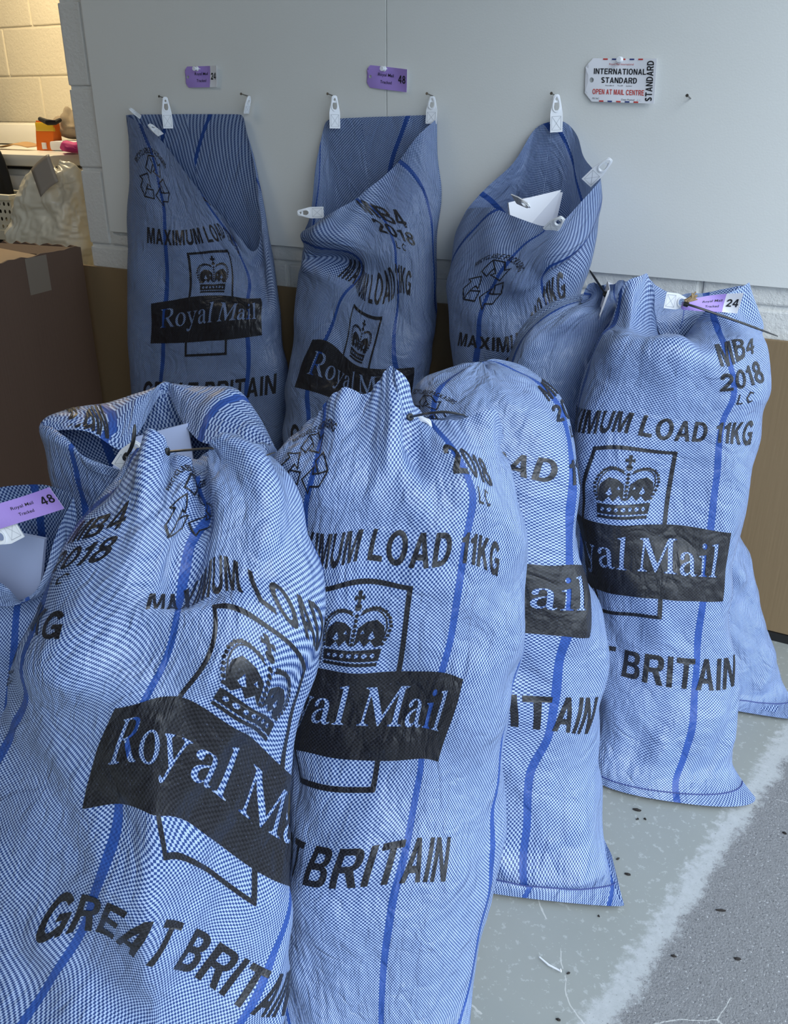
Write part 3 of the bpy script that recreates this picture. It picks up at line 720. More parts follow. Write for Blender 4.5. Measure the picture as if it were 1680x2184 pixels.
mb = MB(); mb.box((-2.25, -0.012, 0.0), (0.2, 0.009, 0.022), M['black']); mb.build('baseboard_back', kind='structure')
# kraft board leaning flat along the foot of the wall
def sheet(x0, x1, label):
    mb = MB(); mb.box((x0, -0.008, 0.023), (x1, 0.004, 0.730), M['card'], bevel=0.0012)
    r = mb.build('cardboard_sheet'); tag(r, label, 'cardboard sheet', 'kraft boards along the foot of the wall'); return r
sheet(-2.31, -1.235, 'flat kraft board against the wall foot behind the left hanging sack')
sheet(-1.232, 0.2, 'flat kraft board against the wall foot reaching the right picture edge')

# ------------------------------------------------------------------ utility room seen past the wall end
e = empty('washing_machine', (-3.75, 1.0, 0), 'white washing machine below the cream block wall, cluttered on top', 'washing machine')
mb = MB(); mb.box((-4.35, 0.62, -0.033), (-3.05, 1.30, 0.925), M['enamel'], 0.012); mb.build('cabinet', e, True)
mb = MB(); mb.box((-4.36, 0.585, 0.935), (-3.04, 1.32, 0.985), M['enamel'], 0.02); mb.build('worktop_lid', e, True)
mb = MB(); mb.box((-4.36, 1.22, 0.985), (-3.55, 1.47, 1.085), M['enamel'], 0.03); mb.build('control_console', e, True)
mb = MB(); mb.box((-4.355, 0.605, 0.926), (-3.045, 0.63, 0.935), M['black']); mb.build('shadow_gap', e)
mb = MB(); mb.box((-4.30, 0.602, 0.80), (-3.10, 0.622, 0.90), M['white'], 0.006); mb.build('detergent_panel', e, True)
mb = MB(); mb.box((-4.06, 0.598, 0.838), (-3.975, 0.603, 0.862), M['tagink'], 0.002); mb.build('badge', e)
# clutter on the lid
def lid(x, y, z=0.985, yy=None): return pz(x, y, z)
p = pw(47, 300, -0.80)
mb = MB()
bm = bmesh.new(); bmesh.ops.create_grid(bm, x_segments=16, y_segments=6, size=0.5)
def fk(v): 
    x, y = v[0]*0.30, v[1]*0.075
    return np.array([-3.555+x, 0.84+y-0.10*x, 0.990+0.022*(1+math.sin(x*16+.8))*(0.5+y*3)+.001])
mb.frombm(bm, M['kraft'], fk); o = mb.build('paper_strip', None, True); o.modifiers.new('thickness', 'SOLIDIFY').thickness = 0.002
tag(o, 'creased brown kraft paper strip lying on the washing machine lid', 'paper')
c = pw(100, 276, -0.85)
e = empty('orange_packet', (c[0], 0.85, 0.986), 'orange and yellow upright packet on the washing machine', 'packet')
def pouch(mb, cx, cy, z0, z1, w_, d_, mat, za=None, zb=None):
    bm = bmesh.new(); bmesh.ops.create_cube(bm, size=1.0); bmesh.ops.subdivide_edges(bm, edges=bm.edges, cuts=5, use_grid_fill=True)
    def f(v):
        t = v[2]+.5; th = d_*(1-0.45*t**2)
        return np.array([cx+v[0]*w_*(1+.04*t)+0.01*t, cy+v[1]*max(th, .004), z0+t*(z1-z0)])
    mb.frombm(bm, mat, f)
mb = MB(); pouch(mb, c[0], .85, .986, 1.105, .105, .05, M['orange']); mb.build('pouch', e, True)
mb = MB(); mb.box((c[0]-.046, .829, 1.062), (c[0]+.062, .842, 1.098), M['yellow'], .004); mb.build('yellow_band', e, True)
mb = MB(); mb.box((c[0]-.008, .816, .992), (c[0]+.016, .822, 1.018), M['paper'], .001); mb.build('barcode_label', e)
mb = MB(); k0 = pw(88, 273, -.78); k1 = pw(104, 280, -.76); k2 = pw(120, 281, -.78); k3 = pw(131, 275, -.82)
mb.tube([k0, k1, k2, k3], [.009, .012, .010, .008], M['dark'], 8); o = mb.build('black_strap', None, True)
tag(o, 'short black strap lying across the orange packet', 'strap')
c2 = pw(136, 262, -.9)
mb = MB(); bm = bmesh.new(); bmesh.ops.create_icosphere(bm, subdivisions=4, radius=1.0)
def fb_(v):
    r = 1+.10*math.sin(6*v[0]+3*v[2])+.07*math.sin(9*v[1]-5*v[2]+1); t = (v[2]+1)/2
    return np.array([c2[0]+.03+v[0]*.085*(1.15-.4*t)*r, .92+v[1]*.06*r, 1.03+t*.115*r])
mb.frombm(bm, M['beige'], fb_); o = mb.build('canvas_pouch', None, True); tag(o, 'slouched beige canvas pouch beside the orange packet', 'pouch')
mb = MB(); mb.box((c2[0]-.02, .82, .986), (c2[0]+.16, .97, 1.026), M['paper'], .012); o = mb.build('white_tray', None, True)
tag(o, 'white tray under the beige canvas pouch', 'tray')
c3 = pw(135, 300, -.66)
mb = MB(); bm = bmesh.new(); bmesh.ops.create_icosphere(bm, subdivisions=4, radius=1.0)
def fp_(v):
    r = 1+.12*math.sin(7*v[0]+4*v[1])+.08*math.sin(11*v[1]+3)
    return np.array([c3[0]+.02+v[0]*.10*r, .72+v[1]*.06*r, .986+(v[2]+1)*.022*r])
mb.frombm(bm, M['pink'], fp_); o = mb.build('pink_cloth', None, True); tag(o, 'crumpled magenta pink cloth on the lid beside the block column', 'cloth')
# white carrier bag
def crumpled(name, label, cat, prof, cx, cy, mat, seed, folds=0.02, sharp=1.0, parent=None, square=2.4, lean=(0, 0)):
    rng = np.random.default_rng(seed); rings = []
    for (z, rx, ry, ox) in prof:
        a = np.linspace(0, 2*math.pi, NU, endpoint=False); ca, sa = np.cos(a), np.sin(a)
        rings.append(np.stack([cx+ox-np.sign(ca)*np.abs(ca)**(2/square)*rx, cy-np.sign(sa)*np.abs(sa)**(2/square)*ry, np.full(NU, z)], 1))
    T, H = spline_rows(rings, 70)
    X = crumple(T, seed, circ=9, exmax=.12, exv=.09, body=.10, iters=140, pull=.02, amp=folds, bend=.03, dent=.010)
    Z = refine(X, 2); nv, nu = Z.shape[:2]
    i, j = np.meshgrid(np.arange(nv-1), np.arange(nu), indexing='ij'); j1 = (j+1) % nu
    o = meshobj(name, Z.reshape(-1, 3), np.stack([i*nu+j, i*nu+j1, (i+1)*nu+j1, (i+1)*nu+j], -1).reshape(-1, 4), mat, None, parent, True)
    if label: tag(o, label, cat)
    return o
cb = pw(95, 430, -.30)
e = empty('carrier_bag', (cb[0], .27, 0.0), 'bulging white plastic carrier bag beside the block column end', 'plastic bag')
BAGZ = [(0.401, .03, .03, 0.05), (0.405, .11, .08, 0.05), (.50, .135, .10, .05), (.58, .165, .11, .035), (.66, .20, .115, .01), (.72, .20, .11, .02), (.83, .165, .10, .055), (.90, .14, .10, .075), (.955, .115, .08, .085), (.985, .08, .05, .09), (.992, .03, .012, .09)]
crumpled('bag_film', None, None, BAGZ, cb[0]+.02, .27, M['film'], 5, .022, parent=e)
q = pw(79, 372, -.12)
mb = MB(); bm = bmesh.new(); bmesh.ops.create_grid(bm, x_segments=6, y_segments=6, size=.5)
def fg(v): return np.array([q[0]+.075*v[0]-.05*v[1], .15+.02*v[0]+.02*v[1], q[2]+.085*v[1]+.05*v[0]-0.02*v[0]*v[0]])
mb.frombm(bm, plain('grey_panel', (.30, .27, .24), .4), fg); o = mb.build('printed_panel', e, True); o['label'] = 'grey printed square on the bag'; o.modifiers.new('thickness', 'SOLIDIFY').thickness = .002
mb = MB(); mb.box((cb[0]-.10, .16, 0), (cb[0]+.24, .40, .386), M['carton'], .004); o = mb.build('storage_box', None)
tag(o, 'brown box under the white carrier bag', 'box')
# laundry basket with punched holes
p0 = pw(0, 460, -.41)
e = empty('laundry_basket', (p0[0]-.10, .36, 0), 'cream perforated plastic laundry basket at the left picture edge', 'basket')
bx0, bx1, by0, by1 = p0[0]-.40, p0[0]+.075, .41, .57
mb = MB()
zh = pw(10, 427, -.41)[2]; zl = zh-.115; hs, rr = .0255, .0075
def holed(ax0, ax1, y, flip=False):
    nx = int((ax1-ax0)/hs); nz = 4; hz = (zh-zl)/nz; hx = (ax1-ax0)/nx
    for a in range(nx):
        for b in range(nz):
            cx, cz = ax0+(a+.5)*hx, zl+(b+.5)*hz
            V = []; n = 16
            for k in range(n):
                t = 2*math.pi*k/n+math.pi/4; V.append((cx+rr*.8*math.cos(t), y, cz+rr*math.sin(t)))
            for k in range(n):
                t = 2*math.pi*k/n+math.pi/4; m = max(abs(math.cos(t)), abs(math.sin(t)))
                V.append((cx+hx/2*math.cos(t)/m, y, cz+hz/2*math.sin(t)/m))
            mb.add(V, [[k, (k+1) % n, n+(k+1) % n, n+k] for k in range(n)], M['basket'])
holed(bx0, bx1, by0)
mb.box((bx0, by1-.004, zl), (bx1, by1, zh), M['basket']); mb.box((bx0, by0, zl), (bx0+.004, by1, zh), M['basket']); mb.box((bx1-.004, by0+.001, zl), (bx1, by1, zh), M['basket'])
mb.box((bx0, by0, zl-.04), (bx1, by1, zl), M['basket'], .004); mb.build('basket_body', e)
mb = MB(); mb.box((bx0-.012, by0-.014, zh), (bx1+.012, by0+.012, zh+.022), M['basket'], .008); mb.box((bx0-.012, by1-.012, zh), (bx1+.012, by1+.014, zh+.022), M['basket'], .008)
mb.box((bx1-.012, by0, zh), (bx1+.014, by1, zh+.022), M['basket'], .008); mb.build('basket_rim', e, True)
mb = MB(); mb.box((bx0-.05, .41, 0), (bx1-.02, .57, zl-.042), M['dark'], .006); o = mb.build('black_crate', None); tag(o, 'black crate under the cream laundry basket', 'crate')
mb = MB(); bm = bmesh.new(); bmesh.ops.create_icosphere(bm, subdivisions=4, radius=1.0)
c5 = pw(0, 370, -.49)
def fd(v):
    r = 1+.05*math.sin(5*v[0]+4*v[2])+.05*math.sin(8*v[1])
    t = (v[2]+1)/2
    return np.array([c5[0]-.095+v[0]*(.155-.06*t**2)*r, .49+v[1]*.06*r, zl+.005+t*.36*r])
mb.frombm(bm, M['dark'], fd); o = mb.build('black_garment', None, True); tag(o, 'black garment heaped in the cream laundry basket', 'garment')
# tall carton in front of the wall end
A, B = pz(168, 523, .80), pz(0, 557, .80)
ex = (B-A)/np.linalg.norm(B-A); ey = np.array([ex[1], -ex[0], 0])
if ey[0] > 0: ey = -ey
Lc, Wc = .62, .42
P2 = lambda a, b, z: np.array([A[0], A[1], 0])+ex*a+ey*b+np.array([0, 0, z])
e = empty('cardboard_carton', P2(Lc/2, Wc/2, 0), 'tall open brown cardboard carton with taped side at left of hanging sacks', 'cardboard box')
def slab(mb, pts, th, mat):
    """quad with thickness"""
    pts = [np.asarray(p, float) for p in pts]; n = np.cross(pts[1]-pts[0], pts[3]-pts[0]); n = n/np.linalg.norm(n)*th
    v = pts+[p+n for p in pts]; mb.add(v, [[3, 2, 1, 0], [4, 5, 6, 7]]+[[i, (i+1) % 4, 4+(i+1) % 4, 4+i] for i in range(4)], mat)
def jag(n, amp, seed):
    r = random.Random(seed); return [r.uniform(-amp, amp*.2) for _ in range(n+1)]
def wallpanel(name, a0, b0, a1, b1, z1, parent, mat, amp=.004, seed=1, n=24):
    mb = MB(); jz = jag(n, amp, seed); d = np.array([b1-b0, a0-a1]); d = d/np.linalg.norm(d)*.006
    V = []; F = []
    for i in range(n+1):
        t = i/n; a, b = a0+(a1-a0)*t, b0+(b1-b0)*t
        V += [P2(a, b, .0), P2(a, b, z1+jz[i]), P2(a+d[0], b+d[1], z1+jz[i]), P2(a+d[0], b+d[1], .0)]
    for i in range(n): F += [[4*i+k, 4*i+(k+1) % 4, 4*i+4+(k+1) % 4, 4*i+4+k] for k in range(4)]
    F += [[0, 1, 2, 3], [4*n+3, 4*n+2, 4*n+1, 4*n]]
    mb.add(V, F, mat); return mb.build(name, parent)
wallpanel('side_panel', 0, 0, Lc, 0, .80, e, M['carton'], .006, 1)
wallpanel('side_panel', Lc, Wc, 0, Wc, .80, e, M['carton'], .004, 2)
wallpanel('side_panel', 0, Wc, 0, 0, .80, e, M['carton'], .012, 3)
wallpanel('side_panel', Lc, 0, Lc, Wc, .80, e, M['carton'], .004, 4)
mb = MB(); slab(mb, [P2(.01, .01, .01), P2(.01, Wc-.01, .01), P2(Lc-.01, Wc-.01, .01), P2(Lc-.01, .01, .01)], .006, M['cartonin']); mb.build('base_panel', e)
mb = MB(); slab(mb, [P2(.04, Wc-.012, .796), P2(.13, .05, .785), P2(Lc-.02, .03, .775), P2(Lc-.01, Wc-.012, .797)], .004, M['cartonin']); o = mb.build('top_flap', e); o['label'] = 'light brown inner flap'
mb = MB(); slab(mb, [P2(.008, Wc-.03, .79), P2(.06, Wc-.06, .772), P2(.06, .03, .772), P2(.008, .02, .79)], .004, M['carton']); mb.build('top_flap', e)
tA, tB = pz(88, 540, .797), pz(38, 549, .797); ta, tb = float((tA-A) @ ex), float((tB-A) @ ex)
mb = MB(); slab(mb, [P2(ta, -.0068, .794), P2(tb, -.0068, .794), P2(tb, -.0068, .690), P2(ta, -.0068, .690)], .0006, M['tape']); o = mb.build('packing_tape', e); o['label'] = 'strip of grey-brown parcel tape'

# the machine top sits a little higher than the drum door line
for o in list(bpy.data.objects):
    if o.parent is None and o.get('label') and ('washing machine' in o['label'] or 'orange packet' in o['label'] or 'beige canvas' in o['label'] or 'magenta' in o['label']): o.location.z += 0.035

# ------------------------------------------------------------------ hanging sacks
def blend(Bs, R, ts, bulge=0.0):
    out = []
    for t in ts:
        X = Bs*(1-t)+R*t
        if bulge:
            c = X.mean(0); d = X-c; d[:, 2] = 0; X = X+d/np.maximum(np.linalg.norm(d, axis=1, keepdims=True), 1e-6)*bulge*math.sin(math.pi*t)
        out.append(X)
    return out
HG = 'woven mail sacks hanging from nails'
def hang(low, R, ts, bulge=0.0): return low+blend(low[-1], R, ts, bulge)+[R]
low = [ew((345, 1052), (535, 1096), .11, .02, .02), ew((325, 1015), (565, 1045), .10, .06, .07), ew((300, 960), (592, 982), .10, .07, .08),
       ew((288, 860), (613, 880), .10, .07, .08), ew((283, 760), (611, 780), .10, .075, .08), ew((277, 650), (598, 680), .10, .075, .09)]
R = rimw([(0, 268, 246, .014), (.03, 283, 256, .03), (.08, 322, 280, .06), (.15, 365, 332, .075), (.22, 410, 388, .085), (.29, 455, 442, .09), (.36, 500, 490, .09), (.42, 535, 540, .085),
          (.46, 552, 530, .07), (.49, 546, 420, .05), (.52, 536, 300, .025), (.55, 527, 244, .012), (.75, 400, 244, .009), (.95, 282, 245, .010)])
sack('H1', 'flat hanging blue mail sack under the purple 24 wall tag', hang(low, R, (.3, .6, .85)),
     [(-.175, .062, 325, 648), (.175, .062, 552, 636), (.175, -.062, 558, 716), (-.175, -.062, 322, 732), (-.068, .192, 400, 540), (.068, .192, 487, 533), (-.068, -.1, 396, 760), (.068, -.1, 485, 756),
      (-.195, .213, 315, 518), (.10, .213, 478, 506), (-.195, -.232, 310, 855), (.1, -.232, 500, 850), (-.135, .32, 349, 440), (-.155, .368, 330, 388), (.15, .40, 425, 385)], seed=3, group=HG, cloth='weave_thin', creases=[(548, 560, 596, 740, -.03, .02), (470, 470, 545, 560, -.015, .02)], exv=.014, dent=.005, ymax=-.016)
low = [ew((660, 1128), (880, 1178), .13, .02, .02), ew((640, 1080), (900, 1130), .16, .09, .12), ew((625, 990), (902, 1010), .17, .10, .13), ew((615, 900), (902, 900), .16, .10, .13),
       ew((624, 800), (908, 800), .13, .10, .11), ew((636, 690), (917, 720), .12, .09, .10), ew((645, 600), (926, 640), .11, .08, .09)]
R = rimw([(0, 662, 470, .10), (.03, 655, 496, .14), (.07, 660, 494, .17), (.14, 705, 462, .17), (.22, 752, 430, .15), (.30, 800, 392, .12), (.38, 852, 342, .09), (.45, 905, 278, .05), (.5, 936, 250, .02),
          (.55, 928, 246, .010), (.70, 810, 250, .009), (.86, 694, 255, .012), (.92, 678, 330, .03), (.97, 668, 400, .06)])
sack('H2', 'hanging blue mail sack with gaping mouth under the purple 48 wall tag', hang(low, R, (.3, .6, .85), .01),
     [(-.175, .062, 665, 727), (-.175, -.062, 634, 826), (.175, .062, 882, 782), (-.068, .192, 748, 648), (.068, .192, 812, 678), (-.068, .062, 728, 757), (.068, .062, 790, 785),
      (-.195, .213, 713, 590), (.212, .213, 873, 630), (.09, .213, 833, 638), (.16, .405, 828, 465), (.16, .350, 842, 495), (.16, .303, 857, 526), (-.135, .25, 765, 565), (-.135, .09, 705, 690), (-.135, -.09, 658, 850),
      (.133, .42, 765, 430), (.133, .255, 840, 560)], seed=8, group=HG, cloth='weave_thin', drop=lambda a, b: a < -.08 and b > .29, ymax=-.016, creases=[(665, 545, 800, 600, -.06, .03), (665, 500, 805, 540, .035, .025)])
low = [ew((962, 1220), (1165, 1272), .13, .02, .02), ew((945, 1180), (1185, 1240), .15, .10, .12), ew((965, 1040), (1195, 1060), .16, .12, .13), ew((980, 880), (1203, 880), .16, .12, .13),
       ew((976, 740), (1212, 730), .15, .12, .12), ew((971, 620), (1226, 630), .14, .12, .12)]
R = rimw([(0, 985, 462, .16), (.05, 1002, 446, .19), (.15, 1055, 446, .22), (.25, 1110, 470, .24), (.33, 1160, 486, .25), (.38, 1188, 486, .25), (.42, 1228, 440, .20), (.46, 1264, 390, .15), (.5, 1276, 381, .12),
          (.54, 1262, 366, .09), (.60, 1240, 328, .05), (.68, 1206, 262, .014), (.74, 1186, 257, .010), (.80, 1150, 268, .014), (.88, 1085, 352, .05), (.95, 1020, 425, .10)])
sack('H3', 'hanging blue mail sack holding white letters near the international label', hang(low, R, (.25, .5, .75), .015),
     [(-.195, .213, 973, 738), (-.07, .213, 1088, 752), (-.155, .368, 1042, 605), (-.135, .50, 1165, 500), (-.135, .42, 1090, 565), (-.135, .33, 1030, 650), (-.135, .17, 1012, 760), (.20, .234, 1200, 616), (.09, .234, 1150, 664), (.133, .32, 1165, 560), (-.155, .43, 1065, 548)],
     seed=12, group=HG, cloth='weave_thin', drop=lambda a, b: a > .08 and b > .27, ymax=-.016, creases=[(1255, 440, 1110, 600, .03, .04), (1240, 520, 1120, 660, -.03, .035)])
# ------------------------------------------------------------------ standing sacks
SG = 'filled mail sacks standing on the floor'
rows = [ef((1400, 1478), (1695, 1532), .012, .01), er((1400, 1440), (1678, 1472), 1.62, .03, .10), er((1400, 1350), (1645, 1375), 1.66, .06, .12), er((1400, 1200), (1592, 1200), 1.69, .07, .11), er((1400, 1080), (1550, 1080), 1.71, .06, .09), er((1420, 960), (1530, 960), 1.73, .03, .04), er((1450, 930), (1500, 930), 1.735, .01, .01)]
sack('RR', 'blue mail sack mostly hidden behind the tall right-hand sack, bottom seam showing', rows, None, seed=31, group=SG, printed=False, soff=-.12)
rows = [er((1090, 1455), (1280, 1462), 1.64, .01, .01), er((1060, 1400), (1290, 1420), 1.70, .05, .08), er((1050, 1250), (1295, 1250), 1.735, .07, .08), er((1060, 1000), (1300, 1000), 1.745, .08, .08), er((1070, 860), (1305, 860), 1.75, .085, .08), er((1088, 765), (1312, 760), 1.745, .08, .08),
        er((1118, 705), (1325, 695), 1.74, .07, .08), er((1185, 655), (1338, 645), 1.725, .06, .06), er((1255, 632), (1322, 622), 1.725, .022, .022), rim([(0, 1235, 640, 1.70), (.12, 1258, 612, 1.68), (.25, 1290, 622, 1.68), (.38, 1320, 598, 1.69), (.5, 1345, 610, 1.72), (.7, 1320, 605, 1.75), (.85, 1270, 612, 1.75)])]
sack('M', 'small blue mail sack tied at the neck between hanging and right-hand sacks', rows, None, seed=14, group=SG, printed=False, soff=.05, exmax=.2, neck=.6)
rows = [ef((1262, 1652), (1610, 1700), .045, .01), er((1262, 1612), (1556, 1632), 1.36, .06, .07), er((1268, 1530), (1548, 1560), 1.41, .085, .08), er((1272, 1400), (1563, 1420), 1.45, .09, .09), er((1262, 1270), (1557, 1270), 1.48, .09, .09),
        er((1240, 1130), (1573, 1140), 1.50, .09, .09, 2.6), er((1226, 980), (1595, 980), 1.52, .09, .09, 2.6), er((1238, 870), (1618, 870), 1.53, .09, .09, 2.6), er((1258, 795), (1633, 815), 1.53, .09, .09),
        rim([(0, 1278, 742, 1.55), (.08, 1320, 730, 1.48), (.2, 1420, 730, 1.445), (.33, 1530, 754, 1.445), (.42, 1592, 762, 1.47), (.5, 1634, 735, 1.55), (.62, 1560, 700, 1.62), (.75, 1450, 690, 1.64), (.9, 1340, 690, 1.62)]),
        rim([(0, 1300, 690, 1.59), (.08, 1345, 682, 1.535), (.16, 1395, 705, 1.56), (.25, 1435, 735, 1.60), (.33, 1485, 704, 1.56), (.42, 1572, 692, 1.53), (.5, 1630, 690, 1.58), (.62, 1560, 660, 1.65), (.75, 1450, 650, 1.67), (.9, 1350, 640, 1.65)]),
        rim([(0, 1318, 640, 1.60), (.06, 1340, 595, 1.59), (.12, 1385, 577, 1.58), (.17, 1402, 650, 1.57), (.22, 1415, 725, 1.60), (.28, 1445, 730, 1.61), (.33, 1488, 680, 1.57), (.40, 1530, 640, 1.56), (.46, 1570, 618, 1.60), (.5, 1606, 600, 1.62), (.56, 1590, 610, 1.67), (.75, 1450, 632, 1.70), (.9, 1355, 588, 1.67)])]
sack('R', 'tall blue mail sack at right with a purple 24 tag tied on top', rows,
     [(.175, .062, 1556, 1136), (.175, -.062, 1540, 1282), (-.066, .062, 1246, 1102), (-.062, -.062, 1264, 1256), (-.068, .192, 1272, 953), (.068, .192, 1447, 966), (.068, -.1, 1408, 1316), (-.068, -.1, 1270, 1305), (.205, .213, 1592, 950), (-.03, .213, 1310, 918), (0, -.232, 1308, 1440), (.175, -.232, 1530, 1475),
      (.133, .38, 1560, 790), (.133, .15, 1530, 1005), (.133, -.36, 1462, 1600), (.133, -.46, 1442, 1700), (.16, .40, 1568, 752), (.17, .345, 1592, 805)], seed=22, group=SG, k=3, exmax=.12, neck=.86, drop=lambda a, b: a < -.08 and b > .29)
rows = [ef((1015, 1896), (1331, 1930), .008, .008), er((1022, 1850), (1318, 1868), 1.095, .035, .12), er((1000, 1800), (1294, 1800), 1.16, .09, .15), er((960, 1700), (1277, 1700), 1.22, .115, .15), er((930, 1560), (1265, 1560), 1.27, .125, .15), er((900, 1420), (1280, 1420), 1.30, .13, .15), er((880, 1270), (1268, 1270), 1.32, .13, .15),
        er((870, 1120), (1232, 1130), 1.34, .13, .14), er((872, 1000), (1235, 1000), 1.35, .12, .13), er((880, 905), (1226, 905), 1.36, .11, .12), er((898, 840), (1200, 842), 1.37, .09, .10), er((940, 795), (1135, 798), 1.38, .06, .07), er((990, 776), (1066, 779), 1.385, .022, .03), er((1020, 776), (1040, 777), 1.395, .004, .006), er((1027, 780), (1031, 780), 1.395, .001, .001)]
sack('C', 'plump blue mail sack with rounded top between the middle and right sacks', rows,
     [(.175, .062, 1246, 1208), (.175, -.062, 1247, 1360), (.089, .062, 1122, 1202), (.089, -.062, 1116, 1348), (.133, .36, 1205, 860), (.133, .213, 1214, 1035), (.133, .062, 1208, 1200), (.133, -.062, 1202, 1350), (.133, -.17, 1190, 1485), (.133, -.25, 1172, 1580), (.133, -.31, 1130, 1650), (.133, -.40, 1125, 1770), (.133, -.47, 1128, 1895), (.21, -.232, 1240, 1565), (.10, -.172, 1108, 1485), (.059, .213, 1072, 1008), (-.155, .368, 912, 880), (-.155, .43, 918, 845)], seed=41, group=SG, k=3)
rows = [er((600, 2250), (1000, 2252), .79, .006, .006), er((601, 2160), (1000, 2160), .835, .045, .08), er((603, 2071), (1004, 2071), .885, .085, .11), er((606, 1955), (1018, 1955), .93, .105, .12), er((608, 1839), (1034, 1839), .965, .112, .13), er((610, 1722), (1051, 1735), 1.01, .115, .13, gr=.99), er((615, 1550), (1072, 1560), 1.07, .115, .13, gr=1.03), er((612, 1380), (1108, 1380), 1.08, .115, .13, gr=1.04),
        er((600, 1190), (1130, 1190), 1.08, .11, .12, gr=1.05), er((598, 1060), (1095, 1070), 1.08, .10, .11, gr=1.06), er((612, 965), (1068, 985), 1.07, .08, .10),
        rim([(0, 640, 912, 1.08), (.08, 698, 862, 1.07), (.13, 737, 826, 1.07), (.18, 778, 842, 1.06), (.225, 818, 784, 1.06), (.265, 845, 780, 1.06), (.30, 868, 868, 1.07), (.34, 898, 912, 1.07), (.40, 985, 900, 1.06), (.45, 1046, 868, 1.06), (.5, 1066, 930, 1.09), (.6, 1035, 905, 1.14), (.75, 885, 885, 1.13), (.9, 720, 850, 1.12)])]
sack('F2', 'blue mail sack standing front and centre, gathered to a point on top', rows,
     [(.068, .192, 880, 1258), (-.068, .192, 697, 1250), (.068, .062, 855, 1445), (.068, -.1, 800, 1694), (-.068, -.1, 622, 1675), (.175, .062, 985, 1447), (.175, -.062, 932, 1626), (-.04, .062, 672, 1430), (-.036, -.062, 642, 1603), (.212, .213, 1066, 1235), (0, .213, 772, 1190), (-.135, .213, 655, 1183), (.222, -.232, 945, 1876), (.005, -.232, 642, 1882),
      (.133, .30, 1005, 1060), (.133, .213, 990, 1200), (.133, .1, 965, 1370), (.133, -.08, 902, 1640), (.133, -.2, 862, 1830), (.133, -.36, 820, 2050), (.133, -.47, 812, 2176), (-.05, -.47, 660, 2172), (-.135, .29, 650, 1090), (-.155, .368, 656, 985), (-.155, .43, 665, 915), (.16, .345, 1000, 1005)], seed=52, group=SG, k=3, exmax=.2, drop=lambda a, b: a > .08 and b > .375,
     creases=[(880, 900, 1110, 1160, .018, .03), (840, 830, 930, 1080, -.015, .018), (850, 800, 800, 1060, .012, .018)])
# ------------------------------------------------------------------ sacks at the left
rows = [er((150, 1840), (520, 1840), 1.13, .02, .02), er((130, 1770), (560, 1770), 1.17, .07, .11), er((130, 1600), (585, 1600), 1.19, .08, .12), er((130, 1400), (592, 1400), 1.19, .08, .12), er((135, 1200), (598, 1200), 1.185, .085, .12), er((135, 1090), (602, 1090), 1.17, .085, .11), er((112, 1010), (598, 1010), 1.16, .08, .10)]
R0 = rim([(0, 92, 930, 1.16), (.06, 118, 940, 1.12), (.14, 175, 978, 1.09), (.22, 250, 1005, 1.07), (.30, 350, 1010, 1.06), (.38, 450, 1000, 1.08), (.45, 560, 960, 1.10), (.5, 590, 965, 1.14),
         (.56, 545, 890, 1.20), (.62, 500, 835, 1.235), (.68, 430, 828, 1.25), (.74, 352, 818, 1.26), (.80, 300, 842, 1.25), (.87, 215, 868, 1.235), (.94, 130, 895, 1.20), (.97, 100, 905, 1.18)])
R1 = rim([(0, 98, 925, 1.16), (.06, 122, 946, 1.125), (.14, 178, 985, 1.10), (.22, 252, 1015, 1.08), (.30, 350, 1020, 1.07), (.38, 450, 1010, 1.085), (.45, 560, 966, 1.105), (.5, 585, 970, 1.13),
         (.56, 520, 950, 1.13), (.62, 440, 955, 1.145), (.68, 392, 900, 1.20), (.74, 352, 826, 1.265), (.80, 302, 905, 1.20), (.87, 262, 968, 1.13), (.94, 160, 925, 1.13), (.97, 118, 918, 1.15)])
sack('B', 'blue mail sack with its mouth flopped open behind the front left sack', rows+[R0*.5+rows[-1]*.5, R0, R0*.45+R1*.55+np.array([0, 0, .012]), R1], None, seed=61, group=SG, printed=False,
     extra=[('recycle', [(0, 0, 515, 925), (0, .062, 458, 915), (.05, 0, 500, 878), (-.05, -.05, 560, 960)]), ('mb4', [(0, 0, 200, 890), (.05, 0, 150, 897), (0, .055, 190, 922), (-.05, 0, 238, 882)])], ur=(.0, 1.0), exmax=.08, pull=.06)
rows = [er((-260, 1900), (60, 1900), 1.02, .02, .02), er((-300, 1800), (95, 1800), 1.05, .05, .07), er((-320, 1650), (110, 1650), 1.06, .06, .08), er((-320, 1500), (120, 1500), 1.06, .06, .08), er((-300, 1380), (130, 1380), 1.055, .065, .08), er((-280, 1280), (140, 1250), 1.05, .07, .07)]
R0 = rim([(0, -200, 1160, 1.05), (.10, -150, 1190, 1.02), (.20, -70, 1225, .99), (.28, 0, 1238, .975), (.36, 45, 1290, .97), (.42, 80, 1262, .99), (.47, 120, 1180, 1.01), (.5, 152, 1100, 1.04), (.54, 172, 1052, 1.06), (.62, 110, 1040, 1.08), (.70, 20, 1032, 1.10), (.80, -90, 1040, 1.10), (.92, -190, 1100, 1.08)])
sack('L', 'blue mail sack cut off by the left picture edge with a purple 48 tag', hang(rows, R0, (.35, .7), .01), None, seed=71, group=SG, printed=False, exmax=.10, pull=.05)
